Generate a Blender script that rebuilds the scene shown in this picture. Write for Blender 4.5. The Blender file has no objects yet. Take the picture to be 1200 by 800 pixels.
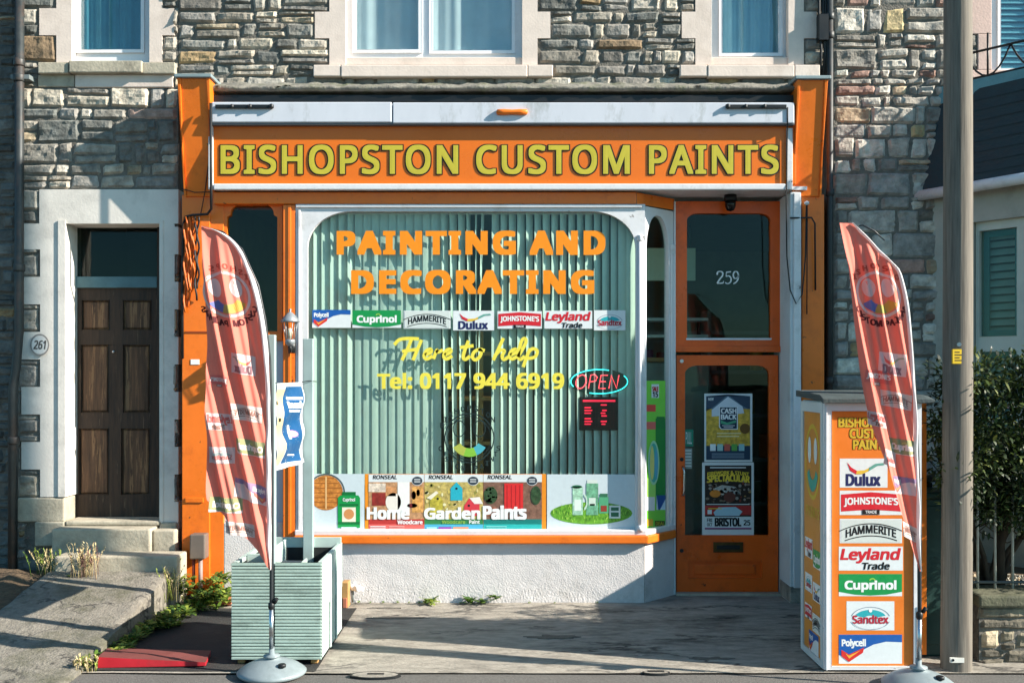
import bpy, bmesh, math, random
from mathutils import Vector, Matrix, noise
from mathutils.geometry import tessellate_polygon
R = math.radians
sc = bpy.context.scene
col = sc.collection

# ------------------------------------------------------------------ camera, sky, sun, exposure
D, H, HZ = 8.28, 1.83, 440.0          # distance of the shop front, eye height, horizon row of the 1200x800 picture
cam = bpy.data.cameras.new('camera'); camo = bpy.data.objects.new('camera', cam); col.objects.link(camo)
camo.location = (0, -D, H); camo.rotation_euler = (R(90), 0, 0)
cam.sensor_width = 36; cam.lens = 36; cam.shift_y = (HZ-400)/1200; cam.clip_start = .1; cam.clip_end = 2000
sc.camera = camo
SUN = Vector((3.5, -1.0, 2.0))
world = bpy.data.worlds.new('World'); sc.world = world; world.use_nodes = True
wn = world.node_tree; bg = wn.nodes['Background']
sky = wn.nodes.new('ShaderNodeTexSky'); sky.sky_type = 'NISHITA'; sky.sun_disc = False
sky.sun_elevation = math.atan2(SUN.z, math.hypot(SUN.x, SUN.y)); sky.sun_rotation = math.atan2(SUN.x, SUN.y)
sky.air_density = 1.0; sky.dust_density = .6; sky.ozone_density = 1.6
tint = wn.nodes.new('ShaderNodeMix'); tint.data_type = 'RGBA'; tint.blend_type = 'MULTIPLY'; tint.inputs['Factor'].default_value = 1
tint.inputs['B'].default_value = (.54, .95, 1.04, 1); wn.links.new(sky.outputs[0], tint.inputs['A'])   # cool, slightly green sky light
wn.links.new(tint.outputs['Result'], bg.inputs[0]); bg.inputs[1].default_value = .078
sl = bpy.data.lights.new('sun', 'SUN'); sl.energy = 5.0; sl.angle = R(.5); sl.color = (1, .93, .82)
slo = bpy.data.objects.new('sun', sl); col.objects.link(slo); slo.location = (12, -6, 9)
slo.rotation_euler = (-SUN).to_track_quat('-Z', 'Y').to_euler()
vs = sc.view_settings; vs.view_transform = 'Standard'; vs.look = 'None'; vs.gamma = 1; vs.exposure = 1.3
sc.cycles.max_bounces = 8; sc.cycles.transparent_max_bounces = 12
sc.cycles.use_denoising = True

# ------------------------------------------------------------------ helpers
def W(px, py, Y):                      # point of the 1200x800 picture at depth Y
    s = 1200/(D+Y); return Vector(((px-600)/s, Y, H-(py-HZ)/s))
def X(px, Y): return W(px, 0, Y).x
def Z(py, Y): return W(0, py, Y).z
def lin(h):
    h = h.lstrip('#'); v = [int(h[i:i+2], 16)/255 for i in (0, 2, 4)]
    return tuple(c/12.92 if c <= .04045 else ((c+.055)/1.055)**2.4 for c in v)
_m = {}
def mat(name, c, rough=.6, var=.12, sc_=6, bump=.0, bsc=60, metal=0, stretch=(1, 1, 1), dirt=None, dirt_amt=.5, dirt_sc=2.5,
        trans=0, emit=0, attr=False, spec=.4, coat=0, dirt_lo=.5, crack=0, chip=None):
    if name in _m: return _m[name]
    m = bpy.data.materials.new(name); m.use_nodes = True; _m[name] = m
    n = m.node_tree; N = n.nodes; L = n.links; p = N['Principled BSDF']
    if isinstance(c, str): c = lin(c)
    p.inputs['Roughness'].default_value = rough; p.inputs['Metallic'].default_value = metal
    p.inputs['Specular IOR Level'].default_value = spec; p.inputs['Coat Weight'].default_value = coat
    tc = N.new('ShaderNodeTexCoord'); mp = N.new('ShaderNodeMapping'); mp.inputs['Scale'].default_value = stretch
    L.new(tc.outputs['Object'], mp.inputs[0])
    src = None
    if attr:
        a = N.new('ShaderNodeAttribute'); a.attribute_name = 'Col'; src = a.outputs['Color']
    else:
        r = N.new('ShaderNodeRGB'); r.outputs[0].default_value = (*c, 1); src = r.outputs[0]
    if var:
        t = N.new('ShaderNodeTexNoise'); t.inputs['Scale'].default_value = sc_; t.inputs['Detail'].default_value = 6; t.inputs['Roughness'].default_value = .65
        L.new(mp.outputs[0], t.inputs['Vector'])
        mr = N.new('ShaderNodeMapRange'); mr.inputs[1].default_value = .3; mr.inputs[2].default_value = .7
        mr.inputs[3].default_value = 1-var; mr.inputs[4].default_value = 1+var
        L.new(t.outputs[0], mr.inputs[0])
        mx = N.new('ShaderNodeVectorMath'); mx.operation = 'SCALE'; L.new(src, mx.inputs[0]); L.new(mr.outputs[0], mx.inputs['Scale'])
        src = mx.outputs[0]
        rr = N.new('ShaderNodeMapRange'); rr.inputs[1].default_value = .3; rr.inputs[2].default_value = .7
        rr.inputs[3].default_value = max(0, rough-.12); rr.inputs[4].default_value = min(1, rough+.12)
        L.new(t.outputs[0], rr.inputs[0]); L.new(rr.outputs[0], p.inputs['Roughness'])
    if dirt:
        t = N.new('ShaderNodeTexNoise'); t.inputs['Scale'].default_value = dirt_sc; t.inputs['Detail'].default_value = 9; t.inputs['Roughness'].default_value = .72
        L.new(mp.outputs[0], t.inputs['Vector'])
        mr = N.new('ShaderNodeMapRange'); mr.inputs[1].default_value = dirt_lo; mr.inputs[2].default_value = dirt_lo+.2; mr.inputs[3].default_value = 0; mr.inputs[4].default_value = dirt_amt
        L.new(t.outputs[0], mr.inputs[0])
        mx = N.new('ShaderNodeMix'); mx.data_type = 'RGBA'; L.new(mr.outputs[0], mx.inputs['Factor']); L.new(src, mx.inputs['A']); mx.inputs['B'].default_value = (*lin(dirt), 1)
        src = mx.outputs['Result']
    if chip:
        t = N.new('ShaderNodeTexNoise'); t.inputs['Scale'].default_value = chip[1]; t.inputs['Detail'].default_value = 8; t.inputs['Roughness'].default_value = .7
        L.new(mp.outputs[0], t.inputs['Vector'])
        mr = N.new('ShaderNodeMapRange'); mr.inputs[1].default_value = chip[2]; mr.inputs[2].default_value = chip[2]+.03; L.new(t.outputs[0], mr.inputs[0])
        mx = N.new('ShaderNodeMix'); mx.data_type = 'RGBA'; L.new(mr.outputs[0], mx.inputs['Factor']); L.new(src, mx.inputs['A']); mx.inputs['B'].default_value = (*lin(chip[0]), 1); src = mx.outputs['Result']
    if crack:
        t = N.new('ShaderNodeTexNoise'); t.inputs['Scale'].default_value = crack; t.inputs['Detail'].default_value = 7; t.inputs['Roughness'].default_value = .6
        L.new(mp.outputs[0], t.inputs['Vector'])
        sb_ = N.new('ShaderNodeMath'); sb_.operation = 'SUBTRACT'; sb_.inputs[1].default_value = .5; L.new(t.outputs[0], sb_.inputs[0])
        ab = N.new('ShaderNodeMath'); ab.operation = 'ABSOLUTE'; L.new(sb_.outputs[0], ab.inputs[0])
        t2 = N.new('ShaderNodeTexNoise'); t2.inputs['Scale'].default_value = crack*1.3; L.new(mp.outputs[0], t2.inputs['Vector'])
        m2 = N.new('ShaderNodeMapRange'); m2.inputs[1].default_value = .42; m2.inputs[2].default_value = .56; m2.inputs[3].default_value = 0; m2.inputs[4].default_value = .8; L.new(t2.outputs[0], m2.inputs[0])
        m1 = N.new('ShaderNodeMapRange'); m1.inputs[1].default_value = .005; m1.inputs[2].default_value = .016; m1.inputs[3].default_value = 1; m1.inputs[4].default_value = 0; L.new(ab.outputs[0], m1.inputs[0])
        mu_ = N.new('ShaderNodeMath'); mu_.operation = 'MULTIPLY'; L.new(m1.outputs[0], mu_.inputs[0]); L.new(m2.outputs[0], mu_.inputs[1])
        mx = N.new('ShaderNodeMix'); mx.data_type = 'RGBA'; L.new(mu_.outputs[0], mx.inputs['Factor']); L.new(src, mx.inputs['A']); mx.inputs['B'].default_value = (.03, .028, .026, 1); src = mx.outputs['Result']
    L.new(src, p.inputs['Base Color'])
    if bump:
        t = N.new('ShaderNodeTexNoise'); t.inputs['Scale'].default_value = bsc; t.inputs['Detail'].default_value = 5
        L.new(mp.outputs[0], t.inputs['Vector'])
        b = N.new('ShaderNodeBump'); b.inputs['Strength'].default_value = bump; b.inputs['Distance'].default_value = .01
        L.new(t.outputs[0], b.inputs['Height']); L.new(b.outputs[0], p.inputs['Normal'])
    if emit:
        p.inputs['Emission Color'].default_value = (*c, 1); p.inputs['Emission Strength'].default_value = emit
    if trans:
        tr = N.new('ShaderNodeBsdfTranslucent'); L.new(src, tr.inputs[0])
        ms = N.new('ShaderNodeMixShader'); ms.inputs[0].default_value = trans
        L.new(p.outputs[0], ms.inputs[1]); L.new(tr.outputs[0], ms.inputs[2]); L.new(ms.outputs[0], N['Material Output'].inputs[0])
    return m
def glass(name, tint, refl=1.0):
    if name in _m: return _m[name]
    m = bpy.data.materials.new(name); m.use_nodes = True; _m[name] = m
    n = m.node_tree; N = n.nodes; L = n.links; N.remove(N['Principled BSDF'])
    t = N.new('ShaderNodeBsdfTransparent'); t.inputs[0].default_value = (*tint, 1)
    g = N.new('ShaderNodeBsdfGlossy'); g.inputs['Roughness'].default_value = .01
    nz = N.new('ShaderNodeTexNoise'); nz.inputs['Scale'].default_value = 1.6; tc = N.new('ShaderNodeTexCoord'); L.new(tc.outputs['Object'], nz.inputs['Vector'])
    b = N.new('ShaderNodeBump'); b.inputs['Strength'].default_value = .05; b.inputs['Distance'].default_value = .05; L.new(nz.outputs[0], b.inputs['Height']); L.new(b.outputs[0], g.inputs['Normal'])
    f = N.new('ShaderNodeLayerWeight'); f.inputs['Blend'].default_value = .5
    pw = N.new('ShaderNodeMath'); pw.operation = 'POWER'; pw.inputs[1].default_value = 5; L.new(f.outputs['Facing'], pw.inputs[0])
    mu = N.new('ShaderNodeMath'); mu.operation = 'MULTIPLY_ADD'; mu.inputs[1].default_value = .5; mu.inputs[2].default_value = .022*refl; mu.use_clamp = True; L.new(pw.outputs[0], mu.inputs[0])
    x = N.new('ShaderNodeMixShader'); L.new(mu.outputs[0], x.inputs[0]); L.new(t.outputs[0], x.inputs[1]); L.new(g.outputs[0], x.inputs[2])
    L.new(x.outputs[0], N['Material Output'].inputs[0]); return m

class MB:
    def __init__(s, xf=None): s.v = []; s.f = []; s.m = []; s.c = []; s.xf = xf; s.sm = set()
    def add(s, vs, fs, m, c=None, smooth=False):
        b = len(s.v); s.v += [tuple(s.xf(*v)) if s.xf else tuple(v) for v in vs]
        for f in fs:
            if smooth: s.sm.add(len(s.f))
            s.f.append([b+i for i in f]); s.m.append(m); s.c.append(c or (1, 1, 1))
        return s
    def box(s, x0, x1, y0, y1, z0, z1, m, c=None):
        if x0 > x1: x0, x1 = x1, x0
        if y0 > y1: y0, y1 = y1, y0
        if z0 > z1: z0, z1 = z1, z0
        v = [(x0, y0, z0), (x1, y0, z0), (x1, y1, z0), (x0, y1, z0), (x0, y0, z1), (x1, y0, z1), (x1, y1, z1), (x0, y1, z1)]
        return s.add(v, [(0, 1, 5, 4), (1, 2, 6, 5), (2, 3, 7, 6), (3, 0, 4, 7), (4, 5, 6, 7), (3, 2, 1, 0)], m, c)
    def pb(s, x0, x1, y0, y1, Yf, Yb, m):        # picture rectangle whose front face is at Yf
        a = W(x0, y0, Yf); b = W(x1, y1, Yf); return s.box(a.x, b.x, Yf, Yb, b.z, a.z, m)
    def plate(s, outer, holes, Yf, Yb, m):       # outlines are (x, z) lists
        loops = [outer]+list(holes); flat = [p for l in loops for p in l]
        tris = tessellate_polygon([[Vector((p[0], p[1], 0)) for p in l] for l in loops])
        n = len(flat)
        out = []
        for t in tris:
            a, b, c = (flat[i] for i in t)
            ar = (b[0]-a[0])*(c[1]-a[1])-(c[0]-a[0])*(b[1]-a[1])
            if abs(ar) < 1e-10: continue
            out.append(tuple(t) if ar > 0 else tuple(reversed(t)))
        vs = [(p[0], Yf, p[1]) for p in flat]+[(p[0], Yb, p[1]) for p in flat]
        fs = list(out)+[tuple(i+n for i in reversed(t)) for t in out]
        k = 0
        for l in loops:
            N_ = len(l)
            for i in range(N_):
                j = (i+1) % N_; fs.append((k+i, k+j, n+k+j, n+k+i))
            k += N_
        return s.add(vs, fs, m)
    def tube(s, pts, r, m, seg=8, smooth=True):
        pts = [Vector(p) for p in pts]; rs = r if isinstance(r, (list, tuple)) else [r]*len(pts)
        vs = []; up = Vector((0.31, .2, .93)).normalized()
        for i, p in enumerate(pts):
            t = (pts[min(i+1, len(pts)-1)]-pts[max(i-1, 0)]).normalized()
            a = t.cross(up)
            if a.length < .05: a = t.cross(Vector((1, 0, 0)))
            a.normalize(); b = t.cross(a)
            vs += [p+(a*math.cos(k*2*math.pi/seg)+b*math.sin(k*2*math.pi/seg))*rs[i] for k in range(seg)]
        fs = []
        for i in range(len(pts)-1):
            for k in range(seg):
                fs.append((i*seg+k, i*seg+(k+1) % seg, (i+1)*seg+(k+1) % seg, (i+1)*seg+k))
        fs.append(tuple(reversed(range(seg)))); fs.append(tuple((len(pts)-1)*seg+k for k in range(seg)))
        b0 = len(s.f); s.add(vs, fs, m)
        if smooth: s.sm |= set(range(b0, len(s.f)-2))
        return s
    def lathe(s, c, prof, m, seg=32):            # prof: (radius, z)
        c = Vector(c); vs = []
        for r, z in prof: vs += [c+Vector((r*math.cos(k*2*math.pi/seg), r*math.sin(k*2*math.pi/seg), z)) for k in range(seg)]
        fs = []
        for i in range(len(prof)-1):
            for k in range(seg): fs.append((i*seg+k, i*seg+(k+1) % seg, (i+1)*seg+(k+1) % seg, (i+1)*seg+k))
        fs.append(tuple(reversed(range(seg)))); fs.append(tuple((len(prof)-1)*seg+k for k in range(seg)))
        b0 = len(s.f); s.add(vs, fs, m); s.sm |= set(range(b0, len(s.f)-2)); return s
    def build(s, name, parent=None, bevel=0, label=None, seg=2):
        me = bpy.data.meshes.new(name); ms = []
        for m in s.m:
            if m not in ms: ms.append(m)
        root = parent
        while root is not None and root.parent is not None: root = root.parent
        if root is not None: off = Vector(root.location)
        else:
            lo = [min(v[i] for v in s.v) for i in range(3)]; hi = [max(v[i] for v in s.v) for i in range(3)]
            off = Vector(((lo[0]+hi[0])/2, (lo[1]+hi[1])/2, lo[2]))
        me.from_pydata([tuple(Vector(v)-off) for v in s.v], [], s.f)
        for m in ms: me.materials.append(m)
        ix = [ms.index(m) for m in s.m]
        me.polygons.foreach_set('material_index', ix)
        me.polygons.foreach_set('use_smooth', [i in s.sm for i in range(len(s.f))])
        if any(c != (1, 1, 1) for c in s.c):
            a = me.attributes.new('Col', 'FLOAT_COLOR', 'FACE')
            a.data.foreach_set('color', [k for c in s.c for k in (*c, 1)])
        me.update()
        o = bpy.data.objects.new(name, me); col.objects.link(o)
        if parent is not None: o.parent = parent
        else: o.location = off
        if bevel:
            b = o.modifiers.new('bevel', 'BEVEL'); b.width = bevel; b.segments = seg; b.limit_method = 'ANGLE'; b.angle_limit = R(35)
        if label: o['label'] = label
        return o
def tag(o, label, cat, group=None):
    o['label'] = label; o['category'] = cat
    if group: o['group'] = group
    return o
def thing(name, loc, label, cat, group=None):
    o = bpy.data.objects.new(name, None); o.location = loc; o.empty_display_size = .2; col.objects.link(o); return tag(o, label, cat, group)
def structure(mb, name): o = mb.build(name); o['kind'] = 'structure'; return o

# --- lettering: the built-in font as flat outlines, thickened by shifted copies
_tx = {}
FONT = None                                     # the sans face that ships with Blender, else the built-in one
try:
    import os
    FONT = bpy.data.fonts.load(os.path.join(bpy.utils.system_resource('DATAFILES'), 'fonts', 'NotoSansHebrew-Regular.woff2'))
except Exception: FONT = None
def glyphs(s, shear=0, space=1.0):
    k = (s, shear, space)
    if k in _tx: return _tx[k]
    cu = bpy.data.curves.new('t', 'FONT'); cu.body = s
    if FONT: cu.font = FONT
    cu.shear = shear; cu.space_character = space; cu.resolution_u = 3
    o = bpy.data.objects.new('t', cu); col.objects.link(o); dg = bpy.context.evaluated_depsgraph_get()
    me = bpy.data.meshes.new_from_object(o.evaluated_get(dg)); v = [(p.co.x, p.co.y) for p in me.vertices]; f = [tuple(p.vertices) for p in me.polygons]
    bpy.data.objects.remove(o); bpy.data.curves.remove(cu); bpy.data.meshes.remove(me)
    _tx[k] = (v, f); return v, f
def islands(v, f):                              # single letters, left to right
    par = list(range(len(v)))
    def fd(a):
        while par[a] != a: par[a] = par[par[a]]; a = par[a]
        return a
    for q in f:
        for i in q[1:]: par[fd(i)] = fd(q[0])
    g = {}
    for q in f: g.setdefault(fd(q[0]), []).append(q)
    L = []
    for fs in g.values():
        xs = [v[i][0] for q in fs for i in q]; L.append([min(xs), max(xs), fs])
    L.sort(key=lambda a: a[0]); out = []
    for a in L:
        if out and a[0] < out[-1][1]-.02: out[-1][1] = max(out[-1][1], a[1]); out[-1][2] += a[2]
        else: out.append(a)
    return [a[2] for a in out]
class Art:                                       # flat printed shapes in picture coordinates laid on a mapped surface f(px, py, lift)
    def __init__(s, f, mb=None, cut=None): s.f = f; s.mb = mb or MB(); s.k = 0; s.cut = cut
    def put(s, v, fs, m, dk=0):
        if s.cut:
            bm = bmesh.new(); bv = [bm.verts.new((a, b, 0)) for a, b in v]
            for q in fs:
                try: bm.faces.new([bv[i] for i in q])
                except ValueError: pass
            xs = [a-s.cut[0]*b for a, b in v]; ys = [b for a, b in v]
            t = math.floor(min(xs)/s.cut[1])*s.cut[1]
            while t < max(xs):
                bmesh.ops.bisect_plane(bm, geom=bm.verts[:]+bm.edges[:]+bm.faces[:], plane_co=(t, 0, 0), plane_no=(1, -s.cut[0], 0)); t += s.cut[1]
            yc = getattr(s, 'ycut', 14); t = math.floor(min(ys)/yc)*yc
            while t < max(ys):
                bmesh.ops.bisect_plane(bm, geom=bm.verts[:]+bm.edges[:]+bm.faces[:], plane_co=(0, t, 0), plane_no=(0, 1, 0)); t += yc
            bm.verts.index_update(); v = [(q.co.x, q.co.y) for q in bm.verts]; fs = [tuple(x.index for x in q.verts) for q in bm.faces]; bm.free()
        fixed = []
        for q in fs:                              # all faces look at the viewer (clockwise in picture rows)
            ar = sum(v[q[i]][0]*v[q[(i+1) % len(q)]][1]-v[q[(i+1) % len(q)]][0]*v[q[i]][1] for i in range(len(q)))
            fixed.append(tuple(reversed(q)) if ar > 0 else tuple(q))
        lift = .0006*(s.k+1)+dk
        s.mb.add([s.f(a, b, lift) for a, b in v], fixed, m)
    def up(s): s.k += 1; return s
    def poly(s, pts, m):
        t = tessellate_polygon([[Vector((a, b, 0)) for a, b in pts]]); s.put(list(pts), [tuple(q) for q in t], m); return s
    def rect(s, x0, x1, y0, y1, m): s.put([(x0, y0), (x1, y0), (x1, y1), (x0, y1)], [(0, 1, 2, 3)], m); return s
    def ell(s, cx, cy, rx, ry, m, n=28): s.put([(cx+rx*math.cos(i*2*math.pi/n), cy+ry*math.sin(i*2*math.pi/n)) for i in range(n)], [tuple(range(n))], m); return s
    def ring(s, cx, cy, r0, r1, m, a0=0, a1=360, n=40, ky=1):
        v = []; fs = []
        for i in range(n+1):
            a = R(a0+(a1-a0)*i/n); v += [(cx+r0*math.cos(a), cy+r0*ky*math.sin(a)), (cx+r1*math.cos(a), cy+r1*ky*math.sin(a))]
            if i: fs.append((2*i-2, 2*i-1, 2*i+1, 2*i))
        s.put(v, fs, m); return s
    def stroke(s, pts, w, m, n=6, call=0):       # smooth ribbon through pts; call: pen contrast
        P = []
        if len(pts) > 2:
            q = [pts[0]]+list(pts)+[pts[-1]]
            for i in range(1, len(q)-2):
                for j in range(n):
                    t = j/n; P.append(tuple(.5*(2*q[i][k]+(q[i+1][k]-q[i-1][k])*t+(2*q[i-1][k]-5*q[i][k]+4*q[i+1][k]-q[i+2][k])*t*t+(-q[i-1][k]+3*q[i][k]-3*q[i+1][k]+q[i+2][k])*t**3) for k in (0, 1)))
            P.append(tuple(pts[-1]))
        else: P = [tuple(p) for p in pts]
        v = []; fs = []
        for i, p in enumerate(P):
            a = P[max(i-1, 0)]; b = P[min(i+1, len(P)-1)]; dx, dy = b[0]-a[0], b[1]-a[1]; l = math.hypot(dx, dy) or 1
            ww = w*(1-call+call*abs(dy)/l)/2
            v += [(p[0]-dy/l*ww, p[1]+dx/l*ww), (p[0]+dy/l*ww, p[1]-dx/l*ww)]
            if i: fs.append((2*i-2, 2*i-1, 2*i+1, 2*i))
        s.dj = getattr(s, 'dj', 0)+1
        s.put(v, fs, m, dk=.00006*(s.dj % 9)); return s
    def txt(s, t, x0, x1, y0, y1, m, bold=.03, shear=0, warp=None, mirror=False, by=None, space=1.0):
        v, f = glyphs(t, shear, space)
        ax = min(p[0] for p in v); bx = max(p[0] for p in v); ay = min(p[1] for p in v); cy = max(p[1] for p in v)
        if mirror: x0, x1 = x1, x0
        sx = (x1-x0)/(bx-ax); sy = (y1-y0)/(cy-ay)
        bw = bold*abs(sy); k = 0
        sh = [(0, 0)] if bold <= 0 else [(i, j) for i in (-1, 0, 1) for j in (-1, 0, 1)]
        for i, j in sh:
            pts = []
            for p in v:
                a = x0+(p[0]-ax)*sx+i*bw*.8; b = y1-(p[1]-ay)*sy+j*bw*.55
                if warp: a, b = warp(a, b)
                pts.append((a, b))
            s.put(pts, f, m, dk=.00005*k); k += 1
        return s
    def build(s, *a, **k): return s.mb.build(*a, **k)
def flat(Y): return lambda a, b, l: W(a, b, Y)+Vector((0, -l, 0))
def ink(h, rough=.45): return mat('ink_'+h.strip('#'), h, rough=rough, var=.04, sc_=30)

def photo(h): return mat('print_'+h.strip('#'), h, rough=.45, var=.5, sc_=26, dirt='#4a3a2c', dirt_amt=.5, dirt_sc=34, dirt_lo=.52)
WHT, BLK = ink('#e8e8e6'), ink('#111214')
# ------------------------------------------------------------------ materials
STONE = mat('rubble_stone', '#808080', rough=.92, var=.38, sc_=14, bump=.7, bsc=45, attr=True, dirt='#33312d', dirt_amt=.55, dirt_sc=5)
MORT = mat('lime_mortar', '#6c675f', rough=.95, var=.3, sc_=18, bump=.8, bsc=70, dirt='#3f3b36', dirt_amt=.6, dirt_sc=4)
CREAM = mat('cream_masonry_paint', '#d6c6ba', rough=.8, var=.07, sc_=7, bump=.15, bsc=60, dirt='#a08f80', dirt_amt=.4, dirt_sc=3)
WHITEP = mat('white_masonry_paint', '#d6cfc6', rough=.8, var=.06, sc_=5, bump=.15, bsc=70, dirt='#8f8a83', dirt_amt=.45, dirt_sc=2.4)
BUFF = mat('bare_buff_stone', '#a89f8d', rough=.9, var=.2, sc_=9, bump=.35, bsc=50, dirt='#5b5549', dirt_amt=.6, dirt_sc=4)
UPVC = mat('white_window_plastic', '#e2e3e5', rough=.3, var=.03, sc_=4)
ORANGE = mat('orange_gloss_paint', '#e87420', rough=.34, var=.07, sc_=3, bump=.12, bsc=18, dirt='#a8481a', dirt_amt=.5, dirt_sc=4, spec=.4, dirt_lo=.52, chip=('#5a3a22', 11, .655))
FASCIA = mat('orange_sign_paint', '#dd6d12', rough=.33, var=.06, sc_=2, dirt='#c05a14', dirt_amt=.4, dirt_sc=2, spec=.4)
DOORO = mat('deep_orange_door_paint', '#dc5a14', rough=.35, var=.1, sc_=4, bump=.06, bsc=25, dirt='#7d2c10', dirt_amt=.5, dirt_sc=3, chip=('#3a2015', 10, .67))
WPAINT = mat('white_gloss_paint', '#d5d4d5', rough=.4, var=.05, sc_=5, bump=.1, bsc=25, dirt='#8d8a84', dirt_amt=.5, dirt_sc=5, dirt_lo=.53, chip=('#77706a', 12, .66))
CASS = mat('awning_white_metal', '#c6c8cf', rough=.4, var=.05, sc_=3, dirt='#5c6146', dirt_amt=.65, dirt_sc=2.4, stretch=(1.6, 1, .6), dirt_lo=.56)
REND = mat('rough_white_render', '#cfcac8', rough=.9, var=.05, sc_=8, bump=.4, bsc=90, dirt='#8d887f', dirt_amt=.6, dirt_sc=3, dirt_lo=.55, chip=('#8a8072', 16, .68))
BLACKM = mat('black_metal', '#16181a', rough=.45, var=.1)
CABLE = mat('black_cable_rubber', '#17191b', rough=.6, var=.1)
CHROME = mat('brushed_steel', '#b8bcc0', rough=.3, metal=1, var=.08)
GREYP = mat('grey_plastic_pipe', '#6f7676', rough=.5, var=.12, sc_=5, dirt='#3e3f3a', dirt_amt=.5)
PIPE = mat('black_cast_iron', '#2a2f30', rough=.5, var=.2, sc_=8, dirt='#5b4438', dirt_amt=.6, dirt_sc=5)
OLDWOOD = mat('weathered_brown_wood', '#3d2f25', rough=.75, var=.45, sc_=7, bump=.25, bsc=8, stretch=(9, 9, .7), dirt='#14120f', dirt_amt=.85, dirt_sc=1.4, chip=('#5f4e3e', 4, .60))
OLDWOOD2 = mat('worn_door_panel_wood', '#5a4230', rough=.75, var=.5, sc_=7, bump=.25, bsc=8, stretch=(9, 9, .6), dirt='#17140f', dirt_amt=.9, dirt_sc=1.5, chip=('#7d6044', 3.4, .54))
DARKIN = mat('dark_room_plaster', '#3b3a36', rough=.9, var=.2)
GL_SHOP = glass('shop_window_glass', (.90, .965, .935), 1.0)
GL_DARK = glass('dim_window_glass', (.74, .82, .79), .8)
GL_UP = glass('upper_window_glass', (.92, .97, .975), 4.0)
MOSS = mat('mossy_stone_ledge', '#77736a', rough=.95, var=.4, sc_=12, bump=.9, bsc=40, dirt='#4b5528', dirt_amt=.75, dirt_sc=5)
SLATE = mat('dark_slate_roof', '#22353a', rough=.7, var=.25, sc_=9, bump=.3)
LEAD = mat('lead_flashing', '#7f8f92', rough=.5, var=.12, sc_=6)
CURT = mat('pale_curtain_cloth', '#dbe2e2', rough=.9, var=.08, trans=.3)

PAL = ['#6e6c66', '#7c7872', '#88837a', '#5f605c', '#948d82', '#757069', '#9a9184', '#666560', '#807a70', '#a19889']
PALW = ['#8f795b', '#97805f', '#857058', '#a09078', '#8a766c', '#a4957f']
def fbm(p): return noise.fractal(Vector(p), .9, 2.1, 4)
def stone_wall(mb, x0, x1, z0, z1, Y, holes, seed, hmin=.085, hmax=.155, warm=.09, pal=PAL, palw=PALW, depth=.026):
    """coursed rubble: every stone a bumpy block on a mortar bed; holes are (x0, x1, z0, z1)"""
    rg = random.Random(seed)
    cuts = sorted({z0, z1} | {min(max(z, z0), z1) for h in holes for z in h[2:]})
    rows = []
    for a, b in zip(cuts, cuts[1:]):
        if b-a < .004: continue
        n = max(1, round((b-a)/rg.uniform(hmin, hmax))); ws = [rg.uniform(.65, 1.4) for _ in range(n)]; t = sum(ws); z = a
        for w in ws: rows.append((z, z+(b-a)*w/t)); z += (b-a)*w/t
    for a, b in rows:
        iv = [(x0, x1)]
        for h in holes:
            if h[2] < b-.001 and h[3] > a+.001:
                nv = []
                for p, q in iv:
                    if h[0] > p: nv.append((p, min(q, h[0])))
                    if h[1] < q: nv.append((max(p, h[1]), q))
                iv = [t for t in nv if t[1]-t[0] > .004]
        for p, q in iv:
            mb.add([(p, Y-.003, a), (q, Y-.003, a), (q, Y-.003, b), (p, Y-.003, b)], [(0, 1, 2, 3)], MORT)
            x = p
            while x < q-.01:
                w = rg.uniform(.13, .40) if rg.random() < .8 else rg.uniform(.07, .14)
                if q-x-w < .08: w = q-x
                sp = [(a, b)]
                if b-a > .095 and rg.random() < .28:
                    k = a+(b-a)*rg.uniform(.35, .65); sp = [(a, k), (k, b)]
                for za, zb in sp: one_stone(mb, x, x+w, za, zb, Y, rg, warm, pal, palw, depth)
                x += w
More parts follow.
